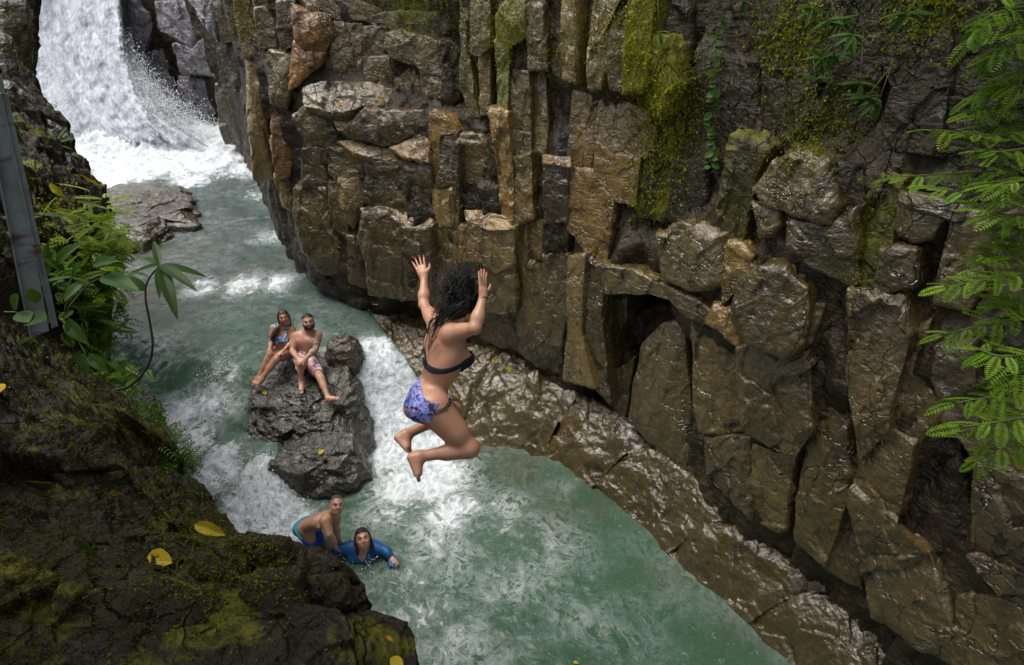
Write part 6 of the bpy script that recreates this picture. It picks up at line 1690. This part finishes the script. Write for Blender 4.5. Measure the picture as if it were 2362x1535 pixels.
plant('broad_leaf_plant', 'broad-leaved green plant on the left bank at the foot of the fern', [[J(150, 720, 2.85), J(160, 660, 2.8), J(170, 620, 2.8)], [J(150, 720, 2.85), J(200, 660, 2.85), J(235, 640, 2.85)]],
      [('broad', J(a[0], a[1], 2.8), J(b[0], b[1], 2.72), UPV + TOC(J(150, 650, 2.8))) for a, b in bl], rad=.006, col=(.6, .75, .45), seed=1)
bl = [((150, 740), (205, 805)), ((160, 735), (170, 795)), ((185, 810), (160, 850)), ((190, 815), (205, 880)), ((205, 820), (252, 870)), ((210, 815), (215, 850))]
plant('broad_leaf_plant', 'drooping broad leaves hanging below the metal post over the stream', [[J(140, 735, 2.8), J(170, 770, 2.8), J(200, 820, 2.8)]],
      [('broad', J(a[0], a[1], 2.8), J(b[0], b[1], 2.78), .4 * UPV + TOC(J(150, 650, 2.8))) for a, b in bl], rad=.005, col=(.5, .6, .4), seed=2)
bl = [((30, 715), (38, 680)), ((45, 720), (65, 745)), ((60, 735), (105, 740)), ((85, 700), (70, 668))]
plant('small_leaf_plant', 'small round-leaved plant at the bottom of the metal post', [[J(10, 720, 2.3), J(40, 722, 2.3), J(62, 737, 2.3)]],
      [('round', J(a[0], a[1], 2.3), J(b[0], b[1], 2.26), UPV + TOC(J(50, 700, 2.3))) for a, b in bl], rad=.004, col=(.7, .75, .7), seed=3)
bl = [((125, 330), (150, 292)), ((130, 330), (165, 318)), ((128, 335), (160, 340)), ((122, 325), (110, 290))]
plant('strap_leaf_plant', 'arching strap-leaved plant on the left bank against the waterfall foam', [[J(125, 345, 4.9), J(126, 325, 4.9)]],
      [('strap', J(a[0], a[1], 4.9), J(b[0], b[1], 4.9), UPV + TOC(J(125, 330, 4.9))) for a, b in bl], rad=.006, col=(1.1, 1.1, .9), seed=4)
# hanging vine and leafy plants on the dark right wall
def surf(u, v, off=.07):
    loc, nor = cast(u, v)
    return loc + TOC(loc) * off
vp = [surf(u, v, .10) for u, v in [(1700, -20), (1662, 60), (1648, 130), (1652, 200), (1642, 270), (1648, 330), (1640, 385)]]
rs = np.random.RandomState(5); lv = []; vs = spline(vp, 40)
for i in range(4, 40):
    a = rs.uniform(0, 6.28); n_ = TOC(vs[i]); x = unit(np.cross(n_, UPV)); d = x * math.cos(a) + UPV * (math.sin(a) * .6 - .5) + n_ * .3
    lv.append(('round', vs[i], vs[i] + unit(d) * rs.uniform(.05, .085), n_ + UPV * .8))
plant('hanging_vine', 'long hanging vine with small round leaves on the dark right wall', [vp], lv, 'vine', 'stem', .004, (.85, .95, .85), seed=6)
def cluster(u, v, n, L, label, seed, kind='lance', spread=25, top=None, col=(.75, .9, .75)):
    rs = np.random.RandomState(seed)
    c0 = surf(u, v, .16); top = surf(*(top or (u + rs.uniform(-10, 10), v - 70)), .05)
    cs = [c0 + rs.normal(0, spread / 330, 3) * np.array([1, .5, 1]) for _ in range(max(1, n // 6))]
    lv = []
    for i in range(n):
        b = cs[i % len(cs)]; n_ = TOC(b); x = unit(np.cross(n_, UPV)); a = rs.uniform(0, 6.28)
        d = x * math.cos(a) + UPV * (math.sin(a) * .6 - .45) + n_ * rs.uniform(0, .6)
        lv.append((kind, b, b + unit(d) * L * rs.uniform(.7, 1.2), n_ * .8 + UPV))
    return plant('leafy_plant', label, [[top, mid(top, c, .5) + TOC(c) * .03, c] for c in cs], lv, 'plant', 'greenstem', .0035, col, 'leafy plants on the right wall', seed)
cluster(1522, 68, 6, .10, 'small five-leaved plant on the mossy column', 41, 'lance', 6)
cluster(1905, 30, 16, .10, 'leafy plant with narrow leaves at the top of the dark wall', 42)
cluster(1955, 95, 22, .10, 'dense narrow-leaved plant hanging over dark rock right of the fern moss', 43, 'lance', 40)
cluster(1985, 140, 16, .11, 'star-shaped tufts of narrow leaves below the dense hanging plant', 44, 'lance', 30)
cluster(2045, 225, 12, .13, 'plant with large drooping dark leaves left of the feathery tree', 45, 'lance', 22)
cluster(2140, 8, 9, .12, 'leaf tuft hanging from the top edge near the feathery tree', 46, 'lance', 20)
cluster(1690, 15, 8, .10, 'leaf tuft at the top of the hanging vine', 47, 'lance', 16)
cluster(1885, 205, 6, .07, 'few small leaves on the dark rock under the fern moss', 48, 'round', 20)
for i, (pts, lb) in enumerate([([(1596, -10), (1588, 60), (1572, 110), (1562, 150)], 'thin pale root dangling beside the moss column'), ([(1612, 300), (1600, 380), (1592, 430), (1600, 468)], 'thin curled root dangling below the vine'),
                              ([(1880, 90), (1870, 180), (1866, 200)], 'thin root hanging through the fern moss'), ([(2075, 250), (2062, 330), (2060, 420), (2075, 480), (2085, 560)], 'long thin root hanging down to the stepped grey rock'),
                              ([(1835, 210), (1812, 280), (1780, 345)], 'slanting thin root across the dark hollow')]):
    S = Soup(); S.tube(spline([surf(u, v, .10) for u, v in pts], 20), .0022, 4)
    tag(S.build('hanging_root', M['stem']), lb, 'root', 'thin roots hanging down the right wall')

# metal post: an angle bar with worn paint
def post_mat():
    k = NT('worn_grey_paint'); p = k.pos()
    c = k.mix(k.ramp(k.noise(p, 5, 5, .65), [(.45, 0), (.6, 1)]), (.30, .33, .33), (.20, .215, .20))
    c = k.mix(k.ramp(k.noise(k.pos((1, 1, 4)), 2.4, 4, .6), [(.60, 0), (.66, .9)]), c, (.13, .05, .035))
    k.set(Base_Color=c, Roughness=.5, Metallic=.25)
    k.put(k.b.inputs['Normal'], k.bump(k.noise(p, 40, 4), .25, .004))
    return k.m
M['post'] = post_mat()
def bar(a, b, prof, name, parent=None):
    d = unit(b - a); x = unit(np.cross(d, TOC(a))); y = np.cross(x, d)
    n = len(prof); ts = np.linspace(0, 1, 30)
    V = np.array([a + (b - a) * t + x * p[0] + y * p[1] for t in ts for p in prof])
    f = grid_faces(30, n, True)
    S = Soup(); S.add(V, f)
    ea = np.array([[0, 1, 2, 5], [2, 3, 4, 5]]); S.add(V[:n], ea); S.add(V[-n:], ea[:, ::-1])
    return S.build(name, M['post'], parent, False)
T_ = .006
post = tag(empty('metal_post', tuple(J(100, 752, 2.45))), 'pale grey worn metal angle post leaning at the left edge', 'post')
o = bar(J(-24, 170, 2.05), J(90, 765, 2.45), [(-.034, 0), (-.034, T_), (.034 - T_, T_), (.034 - T_, .05), (.034, .05), (.034, 0)][::-1], 'angle_bar'); keep(o, post)
o = bar(J(8, 215, 2.06), J(126, 752, 2.50), [(-.012, 0), (-.012, T_), (.012 - T_, T_), (.012 - T_, .02), (.012, .02), (.012, 0)][::-1], 'side_strip'); keep(o, post)

# fallen leaves lying where they dropped
k = leaf_material('fallen_leaf', (.40, .28, .012), (.62, .47, .03), .5, .2); M['fallen'] = k
FALLEN = leaf_mesh('fallen_leaf', .62, .10, .10, .02, 'fallen', 1.15); CURLED = leaf_mesh('fallen_leaf', .42, .22, .35, .03, 'fallen', 1.2)
_bl = leaf_mesh('fallen_leaf', .40, .2, .3, .02, 'leaf', 1.2)
FL = [((346, 1282), (402, 1300), FALLEN, (1, 1, 1), 'fresh yellow leaf lying flat on the dark near bank'), ((455, 1212), (524, 1236), CURLED, (.8, .85, 1.2), 'curled pale yellow leaf on the mossy brim of the near bank'),
      ((895, 1515), (925, 1540), FALLEN, (1.05, 1, 1), 'yellow leaf at the bottom edge on the tip of the near bank'), ((160, 1138), (236, 1128), CURLED, (.10, .12, .9), 'withered olive-brown leaf lying on the near bank'),
      ((60, 1105), (130, 1112), CURLED, (.05, .05, .4), 'dark dead leaf half rotten on the near bank'), ((135, 1048), (160, 1020), _bl, (1.3, 1.5, 1), 'small bright green leaf on the dark bank rock'),
      ((165, 1250), (215, 1290), _bl, (.5, .6, .5), 'dark green leaf on the moss of the near bank'), ((0, 915), (8, 890), FALLEN, (1, 1, 1), 'yellow leaf at the left edge of the picture'),
      ((55, 800), (92, 795), _bl, (1.0, 1.0, .9), 'pale green leaf on the rock under the metal post'), ((250, 1135), (278, 1140), CURLED, (.3, .22, .6), 'narrow yellowed leaf bit beside the withered leaf'),
      ((890, 1470), (905, 1480), CURLED, (.9, .55, 1), 'tiny orange leaf on the lower tip of the near bank'), ((170, 405), (238, 434), CURLED, (1.0, .8, .5), 'long yellow leaf draped over the left bank rock'), ((120, 425), (152, 458), CURLED, (.8, 1, .5), 'slim yellow-green leaf on the mossy left bank'),
      ((735, 1050), (748, 1040), FALLEN, (1.1, 1.1, 1.5), 'small yellow leaf caught in the step of the big boulder'), ((712, 886), (728, 892), _bl, (1.8, 1.6, .6), 'green-yellow leaf on the boulder between the bearded man and the edge'),
      ((606, 902), (614, 912), FALLEN, (1, 1, 1), "tiny yellow leaf on the boulder below the woman's feet"), ((858, 702), (872, 706), FALLEN, (1, 1, 1), 'yellow leaf on the ledge under the big square block'),
      ((778, 238), (790, 244), FALLEN, (1.0, .8, 1), 'yellow leaf on the upper shelf of the cliff'), ((738, 346), (756, 350), CURLED, (1.2, .6, .5), 'orange leaf on the left edge of the middle shelf'),
      ((868, 228), (886, 234), FALLEN, (1, .8, 1), 'yellow leaf further right on the upper shelf'), ((1168, 846), (1176, 862), FALLEN, (.9, 1.1, 1), 'yellow leaf on the wet ledge under the cliff crack'), ((1140, 826), (1148, 836), FALLEN, (1, 1, 1), 'small yellow leaf on the wet ledge behind the jumping woman'),
      ((1320, 1528), (1334, 1532), FALLEN, (.9, .9, 1), 'yellow leaf floating at the bottom of the pool')]
for i, (a, b, me, col, lb) in enumerate(FL):
    pa, na = cast(*a); pb, nb_ = cast(*b)
    if pa is None: continue
    if pb is None or np.linalg.norm(pb - pa) > 2.2 * np.linalg.norm(np.subtract(a, b)) / F_PX * np.linalg.norm(pa - EYE):
        pb = EYE + ray(*b) * ((pa - EYE) @ np.array([0, math.cos(PITCH), -math.sin(PITCH)]))
    n_ = unit(.5 * na + .7 * TOC(pa) + .4 * UPV + np.random.RandomState(i + 5).normal(0, .30, 3))
    L = np.linalg.norm(pb - pa)
    o = put_leaf(me if i % 3 else me.copy(), pa + n_ * .016 + TOC(pa) * (.012 if np.linalg.norm(pa - EYE) < 3.5 else 0), pb - pa + n_ * L * .12, n_, L, None, 'fallen_leaf', col, .75 + .5 * (i * .37 % 1))
    tag(o, lb, 'leaf', 'fallen leaves on the rocks')
